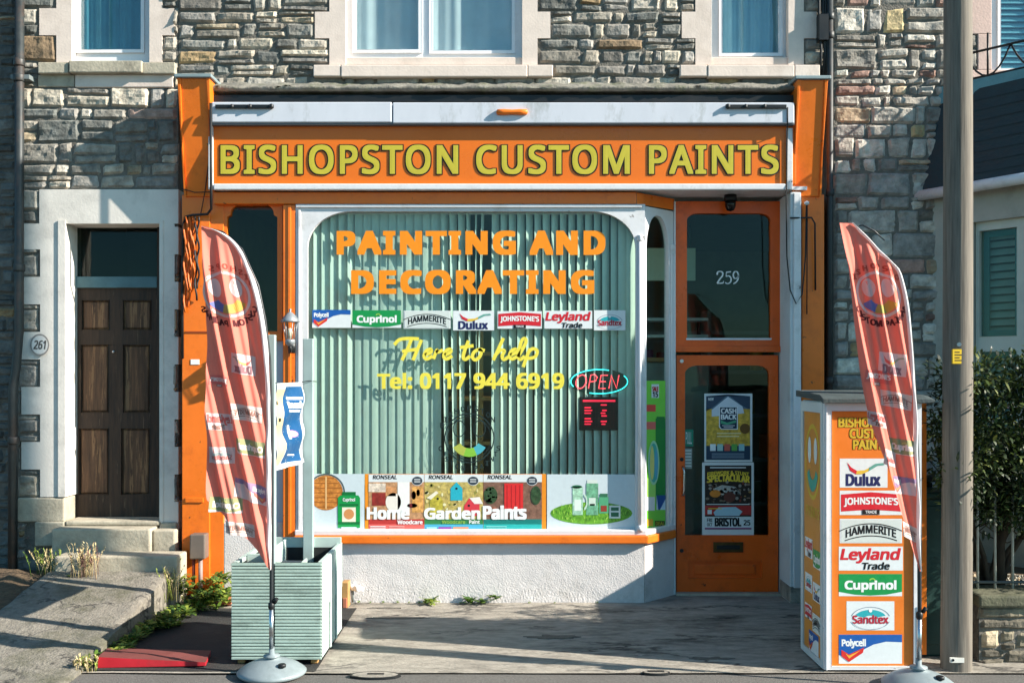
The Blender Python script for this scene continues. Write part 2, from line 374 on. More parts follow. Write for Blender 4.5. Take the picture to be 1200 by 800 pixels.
def one_stone(mb, xa, xb, za, zb, Y, rg, warm, pal, palw, depth):
    g = rg.uniform(.001, .004); xa += g; xb -= g; za += g*.8; zb -= g*.8
    if xb-xa < .02 or zb-za < .012: return
    nx = max(4, min(14, int((xb-xa)/.026))); nz = max(4, min(9, int((zb-za)/.02)))
    pr = rg.uniform(.55, 1.0)*depth; tx = rg.uniform(-.05, .05); tz = rg.uniform(-.10, .10); s0 = rg.uniform(0, 100); am = rg.uniform(.008, .018)
    c = lin(rg.choice(palw if rg.random() < warm else pal)); k = rg.uniform(.85, 1.55); c = tuple(min(.6, v*k) for v in c)
    cj = [(rg.uniform(-.013, .013), rg.uniform(-.010, .010)) for _ in range(4)]
    rr = min(xb-xa, zb-za)*.22
    vs = []
    for j in range(nz+1):
        for i in range(nx+1):
            u, w = i/nx, j/nz
            dx = (cj[0][0]*(1-u)+cj[1][0]*u)*(1-w)+(cj[2][0]*(1-u)+cj[3][0]*u)*w
            dz = (cj[0][1]*(1-u)+cj[1][1]*u)*(1-w)+(cj[2][1]*(1-u)+cj[3][1]*u)*w
            x = xa+(xb-xa)*u+dx; z = za+(zb-za)*w+dz
            e = min(min(u, 1-u)*(xb-xa), min(w, 1-w)*(zb-za))
            rim = min(1, e/max(.007, rr*.35)); rim = math.sqrt(rim)
            n = fbm((x*9+s0, z*13, s0*.7)); n2 = noise.noise(Vector((x*45+s0, z*60, s0)))
            x += noise.noise(Vector((s0, z*30, 3.1)))*.006*(1 if i in (0, nx) else 0); z += noise.noise(Vector((x*25, s0, 7.7)))*.006*(1 if j in (0, nz) else 0)
            y = Y-rim*(pr+.004+(u-.5)*(xb-xa)*tx+(w-.5)*(zb-za)*tz+n*am+n2*.003)+.003
            vs.append((x, min(y, Y+.002) if rim else Y+.003, z))
    fs = [(j*(nx+1)+i, j*(nx+1)+i+1, (j+1)*(nx+1)+i+1, (j+1)*(nx+1)+i) for j in range(nz) for i in range(nx)]
    mb.add(vs, fs, STONE, c)
def shell(mb, x0, x1, z0, z1, Y, Yb, holes, m):   # the solid wall behind the stones, open at the holes
    eps = .0
    mb.plate([(x0, z0), (x1, z0), (x1, z1), (x0, z1)], [[(h[0], h[2]), (h[0], h[3]), (h[1], h[3]), (h[1], h[2])] for h in holes], Y+.012, Yb, m)

YW = .15                                           # stone front of the terrace
def px_hole(a, b, c, d, Y=YW): return (X(a, Y), X(b, Y), Z(d, Y), Z(c, Y))
ZT = 5.9                                           # top of what is built of the fronts

# ------------------------------------------------------------------ ground
CONC = mat('worn_forecourt_concrete', '#958e83', rough=.9, var=.3, sc_=14, bump=.9, bsc=60, dirt='#35332f', dirt_amt=.9, dirt_sc=2.6, dirt_lo=.51, stretch=(.55, 1.5, 1), chip=('#a39c90', 9, .62), crack=1.1)
PAVE = mat('gritty_pavement_tarmac', '#625f5b', rough=.9, var=.3, sc_=60, bump=.6, bsc=120, dirt='#4a4844', dirt_amt=.5, dirt_sc=2)
PATH = mat('path_concrete', '#7c766c', rough=.92, var=.3, sc_=30, bump=.9, bsc=60, dirt='#45462f', dirt_amt=.7, dirt_sc=3, dirt_lo=.47, crack=1.6)
ASPH = mat('road_asphalt', '#3c3d3f', rough=.85, var=.2, sc_=40, bump=.5, bsc=90)
KERB = mat('kerb_stone', '#8b8881', rough=.85, var=.15, sc_=20, bump=.3)
SOIL = mat('dry_soil', '#5c4c3a', rough=.95, var=.4, sc_=30, bump=.9, bsc=50)
g = MB(); g.box(-200, 200, -120, 200, -.34, -.24, SOIL); structure(g, 'ground')
YP = -1.96
def sheet(x0, x1, y0, y1, z, m, nx, ny, amp, name, skirt=.12):
    b = MB(); vs = []; 
    for j in range(ny+1):
        for i in range(nx+1):
            x = x0+(x1-x0)*i/nx; y = y0+(y1-y0)*j/ny
            vs.append((x, y, z+amp*fbm((x*1.3, y*1.9, z))-amp*.5))
    fs = [(j*(nx+1)+i, j*(nx+1)+i+1, (j+1)*(nx+1)+i+1, (j+1)*(nx+1)+i) for j in range(ny) for i in range(nx)]
    b.add(vs, fs, m, smooth=True)
    b.box(x0, x1, y0, y1, z-skirt, z-.03, m)
    return structure(b, name)
sheet(-8, 9, YP, .9, 0, CONC, 170, 40, .004, 'forecourt')
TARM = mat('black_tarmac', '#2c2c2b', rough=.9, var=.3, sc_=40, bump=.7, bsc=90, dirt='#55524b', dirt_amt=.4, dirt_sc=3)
sheet(-2.655, -1.22, -1.93, -.22, .008, TARM, 60, 60, .008, 'tarmac_strip', .02)  # dark tarmac sheet whose colour also deepens the planter's shadow
sheet(-30, 30, -4.3, YP-.004, -.006, PAVE, 120, 24, .008, 'pavement')
b = MB(); b.box(-30, 30, -4.45, -4.304, -.15, -.008, KERB); structure(b, 'kerb')
b = MB(); b.box(-60, 60, -11.8, -4.455, -.235, -.13, ASPH); structure(b, 'road')

# ------------------------------------------------------------------ window builder (white plastic casements in the stone fronts)
def upstairs_window(root, op, gl_rects, Y, frame_px, curtains=True, cm=None, mullion=None):
    """op: opening px; gl_rects: glazed px rects at depth Y+.09"""
    yf = Y+.07; f = MB()
    ox = (X(op[0], Y), X(op[1], Y), Z(op[3], Y), Z(op[2], Y))
    outer = [(ox[0]-.01, ox[2]-.01), (ox[1]+.01, ox[2]-.01), (ox[1]+.01, ox[3]), (ox[0]-.01, ox[3])]
    hs = [(X(q[0], yf), X(q[1], yf), Z(q[3], yf), Z(q[2], yf)) for q in gl_rects]
    holes = [[(h[0], h[2]), (h[0], h[3]), (h[1], h[3]), (h[1], h[2])] for h in hs]
    f.plate(outer, holes, yf, yf+.07, UPVC)
    wnd = f.build('window', root, bevel=.006)
    for q in hs:
        s_ = MB(); s_.plate([(q[0]-.004, q[2]-.004), (q[1]+.004, q[2]-.004), (q[1]+.004, q[3]), (q[0]-.004, q[3])],
                            [[(q[0]+.022, q[2]+.022), (q[0]+.022, q[3]-.03), (q[1]-.022, q[3]-.03), (q[1]-.022, q[2]+.022)]], yf-.014, yf+.03, UPVC)
        s_.build('sash', wnd, bevel=.004)
        p = MB(); p.box(q[0]+.002, q[1]-.002, yf+.035, yf+.041, q[2]+.002, q[3]-.002, GL_UP); p.build('pane', wnd)
    if curtains:
        c = MB(); x0, x1 = ox[0], ox[1]; n = 90; vs = []
        for i in range(n+1):
            x = x0+(x1-x0)*i/n; y = yf+.065+.014*math.sin(i*.42+.9*math.sin(i*.17))+.02*math.sin(i*.11)+.005*math.sin(i*1.1)
            vs += [(x, y, ox[2]-.1), (x, y, ox[3]+.02)]
        c.add(vs, [(2*i, 2*i+2, 2*i+3, 2*i+1) for i in range(n)], cm or CURT, smooth=True); c.build('curtain', wnd)
    return wnd
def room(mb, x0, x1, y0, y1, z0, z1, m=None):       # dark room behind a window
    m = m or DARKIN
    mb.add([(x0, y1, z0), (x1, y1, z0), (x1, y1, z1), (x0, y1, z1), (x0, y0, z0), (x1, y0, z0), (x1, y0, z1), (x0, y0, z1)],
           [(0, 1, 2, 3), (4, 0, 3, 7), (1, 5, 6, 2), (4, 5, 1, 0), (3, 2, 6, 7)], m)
def quoins(mb, op, base, teeth, Y, m, y_top, y_bot, step, first_wide, proud=.012):
    """painted jamb stones: op px inner edge x, base px outer x, teeth px outer x of the wide ones"""
    y = y_bot; w = first_wide
    while y > y_top:
        o = teeth if w else base
        xa, xb = sorted((op, o)); mb.pb(xa, xb, max(y-step, y_top)+.4, y, Y-proud, Y+.2, m); y -= step; w = not w
def qrects(op, base, teeth, y_top, y_bot, step, first_wide, Y):
    out = []; y = y_bot; w = first_wide
    while y > y_top:
        o = teeth if w else base; xa, xb = sorted((op, o)); out.append((xa, xb, max(y-step, y_top), y)); y -= step; w = not w
    return out
def surround(mb, rects, Y, m, proud, back):
    for (xa, xb, ya, yb) in rects: mb.pb(xa, xb, ya, yb, Y-proud, back, m)
def sides(name, root, qs, proud, m):
    mid = sum(q[0]+q[1] for q in qs)/2/len(qs)
    for sd in (0, 1):
        s = MB(); surround(s, [q for q in qs if ((q[0]+q[1])/2 > mid) == bool(sd)], YW, m, proud, YW+.2); s.build(name, root)
YT = -150                                           # top row of the built fronts (above the frame)
# ================================================================== left-hand house (number 261)
L0, L1 = 21, 209
houseL = thing('terraced_house', (X(120, YW), YW, 0), 'rubble stone house with the weathered brown door numbered 261, left of the orange shop front', 'house', 'stone houses of the terrace')
win_q = qrects(84, 66, 46, YT, 73, 31.5, False, YW)+qrects(175, 190, 204, YT, 73, 31.5, False, YW)
win_op = (84, 175, YT+20, 73)
sillr = [(44, 205, 73, 87), (44, 204, 87.5, 103)]
door_op = (76, 187, 262, 614)
dq = qrects(76, 47, 25, 262, 582, 32.2, False, YW)+qrects(187, 204.5, 209, 262, 620, 32.2, True, YW)
lint = [(46, 209, 222, 262)]
base_q = [(20, 75, 582, 612), (30, 75, 612, 655)]
H_op = [px_hole(*win_op), px_hole(*door_op)]
mb = MB(); sh_holes = H_op+[px_hole(*r) for r in win_q+sillr+dq+lint+base_q]
stone_wall(mb, X(L0, YW), X(L1, YW), -.1, Z(YT, YW), YW, sh_holes, 3, hmin=.095, hmax=.165)
shell(mb, X(L0, YW), X(L1, YW), -.1, Z(YT, YW), YW, YW+.32, H_op, MORT)
wallL = mb.build('wall', houseL)
sides('window_surround', houseL, win_q, .016, CREAM)
s = MB(); s.pb(44, 80, 73, 86, YW-.06, YW+.1, BUFF); s.pb(80.6, 166, 71, 85, YW-.075, YW+.1, BUFF); s.pb(166.6, 205, 73, 86.5, YW-.055, YW+.1, BUFF)
s.pb(44, 87, 87.6, 102, YW-.012, YW+.1, BUFF); s.pb(87.6, 203, 87.2, 102.5, YW-.02, YW+.1, CREAM); s.build('window_sill', houseL, bevel=.008)
upstairs_window(houseL, win_op, [(90, 169, YT+26, 62)], YW, None, cm=mat('dim_blue_curtain', '#3f7683', rough=.9, var=.15))
s = MB(); surround(s, dq+lint, YW, WHITEP, .022, YW+.22)
s.pb(68, 76.3, 258, 582, YW-.034, YW+.2, WHITEP); s.pb(186.7, 191, 258, 612, YW-.030, YW+.2, WHITEP); s.build('door_surround', houseL)
s = MB(); s.pb(20, 75.5, 583, 611.6, YW-.03, YW+.2, BUFF); s.pb(40, 75.5, 611.2, 640, YW-.05, YW+.2, BUFF); s.build('plinth_stone', houseL, bevel=.014)
s = MB(); s.pb(188, 207, 612, 645, YW-.05, YW+.2, BUFF); s.build('plinth_stone', houseL, bevel=.014)
# number roundel 261
a = Art(flat(YW-.034)); a.ring(46.5, 404, 9.6, 11.2, ink('#8f8a86'), ky=1.15).up().ell(46.5, 404, 9.4, 10.8, ink('#d9d5d0')).up()
a.txt('261', 39.5, 54, 399, 409, ink('#55504c'), bold=.03, shear=.2); a.build('house_number', houseL)
# front door
YD = YW+.20
dr = MB(); xa, xb, za, zb = X(79, YD), X(184.5, YD), Z(612, YD), Z(337.5, YD)
def dpx(a_, b_, c_, d_): p = (X(a_, YD), X(b_, YD), Z(d_, YD), Z(c_, YD)); return [(p[0], p[2]), (p[0], p[3]), (p[1], p[3]), (p[1], p[2])], p
pan = [dpx(96, 128, 352, 386), dpx(144, 177, 352, 386), dpx(95, 127, 404, 483), dpx(144, 175, 404, 483), dpx(93, 127, 502, 579), dpx(142, 175, 502, 579)]
dr.plate([(xa, za), (xb, za), (xb, zb), (xa, zb)], [p[0] for p in pan], YD, YD+.045, OLDWOOD)
door = dr.build('front_door', houseL, bevel=.005)
for _, p in pan:
    q = MB(); q.box(p[0]-.001, p[1]+.001, YD+.024, YD+.04, p[2]-.001, p[3]+.001, OLDWOOD2)
    e = .018; q.add([(p[0]+.004, YD+.023, p[2]+.004), (p[1]-.004, YD+.023, p[2]+.004), (p[1]-.004, YD+.023, p[3]-.004), (p[0]+.004, YD+.023, p[3]-.004),
                     (p[0]+e, YD+.011, p[2]+e), (p[1]-e, YD+.011, p[2]+e), (p[1]-e, YD+.011, p[3]-e), (p[0]+e, YD+.011, p[3]-e)],
                    [(0, 1, 5, 4), (1, 2, 6, 5), (2, 3, 7, 6), (3, 0, 4, 7), (4, 5, 6, 7)], OLDWOOD2); q.build('door_panel', door)
q = MB(); q.lathe((X(134, YD), YD-.02, Z(412, YD)), [(.001, -.012), (.012, -.006), (.012, .006), (.001, .012)], CHROME, 12); q.build('door_viewer', door)
q = MB(); q.box(X(81, YD), X(86, YD), YD-.012, YD, Z(520, YD), Z(512, YD), CHROME); q.build('lock', door)
fr = MB(); yf = YD-.03
for r in ((75.5, 79.5, 262, 612), (184, 188, 262, 612)): fr.pb(*r, yf, YD+.06, OLDWOOD)
fr.pb(79.6, 183.9, 324, 337, yf, YD+.06, mat('faded_teal_door_frame', '#4f7077', rough=.6, var=.2, sc_=8)); fr.pb(79.6, 183.9, 259, 265, yf, YD+.06, OLDWOOD)
fr.build('door_frame', houseL, bevel=.004)
q = MB(); q.pb(79.6, 183.9, 265, 324, YD+.02, YD+.026, GL_DARK); q.build('fanlight_pane', houseL)
rm = MB(); room(rm, X(70, YW), X(195, YW), YW+.33, 1.6, .5, 3.4); room(rm, X(40, YW), X(205, YW), YW+.33, 1.8, 4.1, 6.1); rm.build('rooms', houseL)
# steps
st = MB(); st.box(X(64, 0), X(179, 0), -.06, YW+.2, .0, .60, BUFF); st.box(X(179.6, 0), X(206, 0), -.02, YW-.06, 0, .585, BUFF)
st.box(X(64, -.3), X(208, -.3), -.31, -.061, .0, .425, BUFF); st.pb(76, 187, 610, 616, YW-.05, YW+.2, BUFF); st.build('door_step', houseL, bevel=.014)
# drainpipe on the left corner
q = MB(); px_, py_ = X(21, YW-.09), YW-.10
q.tube([(px_+.02, py_, Z(YT, YW)), (px_+.015, py_, 2.2), (px_-.01, py_, 1.9), (px_-.035, py_, 1.72), (px_-.04, py_, .12)], .036, PIPE, 14)
for y in (78, 96, 318, 520): q.lathe((px_-(.03 if y > 420 else -.015), py_, Z(y, py_)), [(.043, 0), (.046, .01), (.046, .05), (.043, .06)], PIPE, 16)
q.box(px_-.05, px_+.10, py_-.01, YW, Z(97, YW), Z(92, YW), GREYP); q.build('drainpipe', houseL)

# far-left neighbour: the front that stands back from it
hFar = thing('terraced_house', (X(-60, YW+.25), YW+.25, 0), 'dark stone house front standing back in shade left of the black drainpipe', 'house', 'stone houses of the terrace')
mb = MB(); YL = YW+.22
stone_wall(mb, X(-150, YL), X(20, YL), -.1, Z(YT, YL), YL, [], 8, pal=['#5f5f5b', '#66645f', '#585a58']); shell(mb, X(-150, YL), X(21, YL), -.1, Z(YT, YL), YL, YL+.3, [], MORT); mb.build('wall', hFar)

# ================================================================== the shop (number 259)
shop = thing('shop_building', (0, YW, 0), 'stone house over an orange paint shop front with a wide sign and big display window', 'shop')
S0, S1 = 209.4, 970
mid_q = qrects(405, 386, 369, YT, 76, 31, False, YW)+qrects(612, 630, 645, YT, 76, 31, False, YW)
r_q = qrects(834, 815, 799, YT, 76, 31, False, YW)+qrects(924, 942, 957, YT, 76, 31, False, YW)
mid_op, r_op = (405, 612, YT+20, 76), (834, 924, YT+20, 76)
sl_r = [(367, 648, 76, 90), (797, 961, 76, 90)]
H_op = [px_hole(*mid_op), px_hole(*r_op)]
mb = MB(); zlo = Z(116, YW)
stone_wall(mb, X(S0, YW), X(S1, YW), zlo, Z(YT, YW), YW, H_op+[px_hole(*r) for r in mid_q+r_q+sl_r], 21, hmin=.085, hmax=.15)
shell(mb, X(S0, YW), X(S1, YW), zlo, Z(YT, YW), YW, YW+.32, H_op, MORT); mb.build('wall', shop)
for qs, nm in ((mid_q, 0), (r_q, 1)):
    sides('window_surround', shop, qs, .016, CREAM)
for r in sl_r:
    s = MB(); s.pb(r[0], r[0]+32, r[2], r[3]-.6, YW-.07, YW+.1, CREAM); s.pb(r[0]+32.5, r[1]-30, r[2], r[3], YW-.075, YW+.1, CREAM); s.pb(r[1]-29.5, r[1], r[2], r[3]-.4, YW-.07, YW+.1, CREAM)
    s.pb(r[0]+36, r[1]-34, r[2]-9, r[2]+.5, YW+.0, YW+.14, CREAM); s.build('window_sill', shop, bevel=.007)
upstairs_window(shop, mid_op, [(414, 494, YT+26, 62), (504, 603, YT+26, 63)], YW, None)
upstairs_window(shop, r_op, [(843, 916, YT+26, 66)], YW, None, cm=mat('blue_net_curtain', '#9cc4cd', rough=.9, var=.1, trans=.3))  # blue curtain colour stands in for sky reflected in the pane
rm = MB(); room(rm, X(215, YW), X(965, YW), YW+.33, 2.0, 4.15, 6.1); rm.build('upstairs_room', shop)
# mossy ledge over the sign
mb = MB(); n = 160; vs = []
prof = [(.145, 97), (.12, 99), (.07, 102), (.00, 106), (-.05, 109), (-.065, 111), (-.05, 113.5), (.12, 114)]
for i in range(n+1):
    px = 246+(934-246)*i/n
    for k, (yy, py) in enumerate(prof):
        d = fbm((px*.06, k*1.7, 3))*(.03 if k < 6 else .006)+(noise.noise(Vector((px*.5, k*3, 1)))*.008 if k < 6 else 0)
        vs.append((X(px, YW), yy+d*.5, Z(py, YW)+d*(.8 if k not in (0,) else .3)))
K = len(prof); mb.add(vs, [(i*K+k+1, (i+1)*K+k+1, (i+1)*K+k, i*K+k) for i in range(n) for k in range(K-1)], MOSS, smooth=True); mb.build('ledge', shop)
mb = MB(); mb.pb(246, 934, 111.5, 119.2, -.03, .12, BLACKM); mb.build('ledge_board', shop)  # black strip painting in the shadow gap under the ledge
# sign fascia
YF = -.05
mb = MB(); mb.pb(250, 933, 143, 216, YF, .32, FASCIA); fascia = mb.build('sign_fascia', shop, bevel=.004)
mb = MB(); mb.pb(250, 921, 215.2, 222.5, YF-.03, YF+.02, WPAINT); mb.build('fascia_moulding', fascia, bevel=.008)
for q in ((921.6, 929, 150, 222), (244, 249.6, 122, 222)): mb = MB(); mb.pb(*q, YF-.012, YF+.03, WPAINT); mb.build('end_moulding', fascia, bevel=.004)
YEL, LBLK = mat('yellow_letter_face', '#bdae36', rough=.4, var=.05), mat('black_letter_edge', '#15120c', rough=.5, var=0)
v, f = glyphs('BISHOPSTON CUSTOM PAINTS', 0, 1.13)
ax, bx_ = min(p[0] for p in v), max(p[0] for p in v); ay, cy_ = min(p[1] for p in v), max(p[1] for p in v)
mapx = lambda x: 260+(x-ax)*(911-260)/(bx_-ax)
mapy = lambda y: 203.5-(y-ay)*(203.5-171)/(cy_-ay)
for fs in islands(v, f):
    ids = sorted({i for q in fs for i in q}); im = {i: k for k, i in enumerate(ids)}
    pts = [(mapx(v[i][0]), mapy(v[i][1])) for i in ids]; qs = [tuple(im[i] for i in q) for q in fs]
    a = Art(lambda p, q, l: W(p, q, YF)+Vector((0, -l, 0)))
    for lift, bw, m, n_ in ((.004, 2.5, LBLK, 2), (.0075, 1.2, YEL, 1)):
        k = 0
        for i in range(-n_, n_+1):
            for j in range(-n_, n_+1):
                a.put([(p[0]+i*bw/n_, p[1]+j*bw/n_*.85) for p in pts], qs, m, dk=lift+k*.00008); k += 1
    for i in (-2.2, 0, 2.2):                         # the returns of the raised letter
        for j in (-1.9, 0, 1.9):
            me_v = [tuple(W(p[0]+i, p[1]+j, YF)+Vector((0, -.0042, 0))) for p in pts]; me_b = [tuple(W(p[0]+i, p[1]+j, YF)+Vector((0, -.001, 0))) for p in pts]
            ed = {}
            for q in qs:
                for t in range(len(q)):
                    e = (q[t], q[(t+1) % len(q)]); ed[tuple(sorted(e))] = ed.get(tuple(sorted(e)), 0)+1
            N0 = len(pts); a.mb.add(me_v+me_b, [(e[0], e[1], N0+e[1], N0+e[0]) for e, c_ in ed.items() if c_ == 1], LBLK)
    a.build('letter', fascia)
# awning cassette
YA = -.115
mb = MB(); mb.pb(248, 459, 119.5, 143.5, YA, YF+.02, CASS); mb.pb(460, 931, 120, 144.5, YA, YF+.02, CASS); cass = mb.build('awning_cassette', shop, bevel=.008)
mb = MB(); mb.pb(246, 931, 142.6, 146.5, YA+.01, YF+.02, mat('cassette_grey_edge', '#5a5c60', rough=.5, var=.1)); mb.build('bottom_rail', cass, bevel=.004)
for x0, x1, d in ((252, 318, 1), (853, 922, -1)):
    mb = MB(); mb.pb(x0, x1, 122.5, 127, YA-.022, YA-.003, BLACKM)
    tip = x1 if d > 0 else x0; mb.lathe(tuple(W(tip, 124.8, YA-.014)), [(.006, -.02), (.02, -.012), (.02, .012), (.006, .02)], BLACKM, 12)
    for k in (.3, .62): mb.lathe(tuple(W(x0+(x1-x0)*k, 124.8, YA-.018)), [(.005, -.018), (.017, -.01), (.017, .01), (.005, .018)], BLACKM, 10)
    mb.build('folding_arm', cass, bevel=.003)
mb = MB(); c0 = W(583, 131.5, YA-.01); c1 = W(617, 131.5, YA-.01); mb.tube([c0+Vector((-.01, 0, 0)), c0, c0+Vector((.05, 0, 0)), (c0+c1)/2, c1+Vector((-.05, 0, 0)), c1, c1+Vector((.01, 0, 0))], [.008, .022, .024, .02, .024, .022, .008], ORANGE, 12)
mb.build('winder_eye', cass)
# pilasters
YS, YC = .04, -.14
def pilaster(x0, x1, cx0, cx1, ytop, ybot, side):
    mb = MB(); mb.pb(x0, x1, 228, ybot, YS, YW+.2, ORANGE); o = mb.build('pilaster', shop, bevel=.006)
    mb = MB(); a, b = X(cx0, YC), X(cx1, YC); zt, zb = Z(ytop+4, YC), Z(226, YC)
    # console bracket: front leans back towards its foot
    mb.add([(a, YC, zt), (b, YC, zt), (b, YW+.1, zt), (a, YW+.1, zt), (a+.02, YS-.02, zb), (b-.02, YS-.02, zb), (b-.02, YW+.1, zb), (a+.02, YW+.1, zb)],
           [(4, 5, 1, 0), (5, 6, 2, 1), (6, 7, 3, 2), (7, 4, 0, 3), (0, 1, 2, 3), (7, 6, 5, 4)], ORANGE)
    e = .045
    for q in (a, b-e*.6): mb.add([(q-.001, YC-.012, zt), (q+e*.6, YC-.012, zt), (q+e*.6, YC+.02, zt), (q, YC+.02, zt), (q+.018, YS-.032, zb), (q+e*.6-.018, YS-.032, zb), (q+e*.6-.018, YS, zb), (q+.018, YS, zb)],
           [(4, 5, 1, 0), (5, 6, 2, 1), (6, 7, 3, 2), (7, 4, 0, 3), (0, 1, 2, 3), (7, 6, 5, 4)], ORANGE)
    mb.build('console_bracket', o, bevel=.006)
    mb = MB(); mb.box(a-.02, b+.02, YC-.03, YW+.1, zt+.001, zt+.03, LEAD); mb.build('cap', o, bevel=.006)
    return o
pilL = pilaster(213, 246, 208, 246, 88, 697, -1); pilR = pilaster(940, 966, 934, 970, 90, 700, 1)
mb = MB(); mb.pb(217, 244, 388, 390.5, YS-.004, YS+.02, mat('dark_orange_seam', '#8c3c10', rough=.6, var=.1)); mb.pb(217, 238, 583, 588.5, YS-.01, YS+.01, ORANGE); mb.build('strap_hinge', pilL, bevel=.002)
mb = MB(); mb.pb(223.5, 233.5, 421, 427, YS-.004, YS+.005, WHT); mb.build('sticker', pilL)
# window head beam, soffit over the entrance
mb = MB(); mb.pb(250, 746, 225, 239, -.008, .3, ORANGE); head = mb.build('window_head', shop, bevel=.006)
mb = MB(); zs = Z(225, -.03)
mb.add([(X(746, -.008)+.001, -.008, Z(239, -.008)), (X(790, .30), .30, Z(239, -.008)), (X(790, .30), .30, zs), (X(746, -.008)+.001, -.008, zs)], [(0, 1, 2, 3)], ORANGE); mb.build('canted_head', shop)
mb = MB(); mb.box(X(250, 0), X(945, 0), YF+.03, .5, Z(222, YF)+.002, Z(222, YF)+.03, WPAINT); mb.build('soffit', shop)
SX1 = 2.245                                          # x of the right reveal
# side window, left of the display window
def arch_open(x0, x1, z0, z1, r, kind='shoulder'):
    """opening outline with shaped top corners (counter-clockwise from the lower left)"""
    p = [(x0, z0), (x1, z0)]
    if kind == 'shoulder':
        R_ = []
        for i in range(9):
            t = i/8*math.pi/2; R_.append((x1-r*(1-math.cos(t))*1.0, z1-r+r*math.sin(t)))
        s = r*.35
        p += [(x1, z1-r*1.5), (x1-s*.9, z1-r*1.32)]+[(x1-s-(r)*(1-math.cos(i/8*math.pi/2)), z1-r*1.15+r*.85*math.sin(i/8*math.pi/2)) for i in range(9)]+[(x1-s-r-.004, z1)]
        q = [(x0+x1-a, b) for a, b in reversed(p[2:])]; return p+q
    p += [(x1-r+r*math.cos(i/12*math.pi/2), z1-r+r*math.sin(i/12*math.pi/2)) for i in range(13)]
    p += [(x0+r-r*math.sin(i/12*math.pi/2), z1-r+r*math.cos(i/12*math.pi/2)) for i in range(13)]
    return p
Y0 = .06
mb = MB(); a = (X(252, Y0), X(331, Y0), Z(399, Y0), Z(226, Y0))
mb.plate([(a[0], a[2]), (a[1], a[2]), (a[1], a[3]-.06), (a[0], a[3]-.06)], [list(reversed(arch_open(X(266, Y0), X(325, Y0), Z(388, Y0), Z(236, Y0), .085)))], Y0, Y0+.06, ORANGE)
sidew = mb.build('side_window', shop, bevel=.006)
mb = MB(); mb.pb(258, 330, 240, 392, Y0+.03, Y0+.036, GL_DARK); mb.build('pane', sidew)
mb = MB(); mb.pb(250, 331, 390, 399, Y0-.03, Y0+.02, ORANGE); mb.build('sill', sidew, bevel=.006)
mb = MB(); mb.pb(262.3, 331.5, 399, 612, Y0+.02, .2, mat('pale_blue_panel_paint', '#b9c3cf', rough=.5, var=.07, sc_=4, dirt='#8d949b', dirt_amt=.3)); mb.build('side_panel', shop)
mb = MB(); mb.pb(246, 262, 228, 697, .05, .2, ORANGE); mb.build('side_post', shop, bevel=.005)
mb = MB(); mb.pb(331.5, 346, 240, 690, -.004, .2, ORANGE); mb.pb(337, 341, 240, 690, -.012, .0, ORANGE); mb.build('mullion', shop, bevel=.005)
mb = MB(); mb.pb(262, 332, 612, 697, .05, .2, REND); mb.build('side_riser', shop, bevel=.008)
# display window: white frame with curved corner brackets
YG = .05
mb = MB(); a = (X(346.5, 0), X(756, 0), Z(627, 0), Z(239.3, 0))
op = arch_open(X(360, 0), X(745, 0), Z(622, 0), Z(247.5, 0), .32, 'round')
def bracket_open(x0, x1, z0, z1, rx, rz):
    p = [(x0, z0), (x1, z0)]
    p += [(x1-rx+rx*math.cos(i/14*math.pi/2), z1-rz+rz*math.sin(i/14*math.pi/2)) for i in range(15)]
    p += [(x0+rx-rx*math.sin(i/14*math.pi/2), z1-rz+rz*math.cos(i/14*math.pi/2)) for i in range(15)]
    return p
op = bracket_open(X(360, 0), X(745, 0), Z(622, 0), Z(247.5, 0), .36, .29)
mb.plate([(a[0], a[2]), (a[1], a[2]), (a[1], a[3]), (a[0], a[3])], [list(reversed(op))], 0, .045, WPAINT)
disp = mb.build('display_window', shop, bevel=.007)
mb = MB(); mb.tube([(X(750, -.01), -.012, Z(622, 0)), (X(750, -.01), -.012, Z(282, 0))], .016, WPAINT, 12)
mb.lathe((X(750, -.01), -.012, Z(283, 0)), [(.018, 0), (.026, .012), (.02, .03), (.028, .045), (.018, .05)], WPAINT, 14)
mb.lathe((X(750, -.01), -.012, Z(622, 0)), [(.03, 0), (.03, .03), (.02, .05)], WPAINT, 14); mb.build('corner_column', disp)
mb = MB(); mb.pb(349, 352, 246, 620, -.012, .02, WPAINT); mb.pb(346.5, 752, 239.6, 243, -.018, .02, WPAINT); mb.build('moulding', disp, bevel=.004)
mb = MB(); mb.pb(350, 752, 242, 626, YG, YG+.006, GL_SHOP); mb.build('pane', disp)
# canted side light: from the corner to the door frame
CA, CB = Vector((X(753, 0)+.012, .012, 0)), Vector((X(790, .30), .30, 0)); cl = (CB-CA).length; ce = (CB-CA)/cl; cn = Vector((ce.y, -ce.x, 0))
def cant(x, y, z): p = CA+ce*x-cn*y*1.0; return (p.x, p.y, z)      # y grows into the shop
mb = MB(cant); z0, z1 = Z(624, 0), Z(241, 0)
mb.plate([(0, z0), (cl, z0), (cl, z1), (0, z1)], [list(reversed(bracket_open(.035, cl-.075, z0+.02, z1-.06, .14, .28)))], 0, .045, WPAINT); cantw = mb.build('canted_window', shop, bevel=.006)
mb = MB(cant); mb.box(.02, cl-.05, .030, .036, z0+.01, z1-.04, GL_SHOP); mb.build('pane', cantw)
mb = MB(cant); mb.box(cl-.055, cl-.012, -.012, .0, z0, z1-.3, WPAINT); mb.box(cl-.062, cl-.004, -.02, .0, z1-.33, z1-.28, WPAINT); mb.build('stile', cantw, bevel=.006)
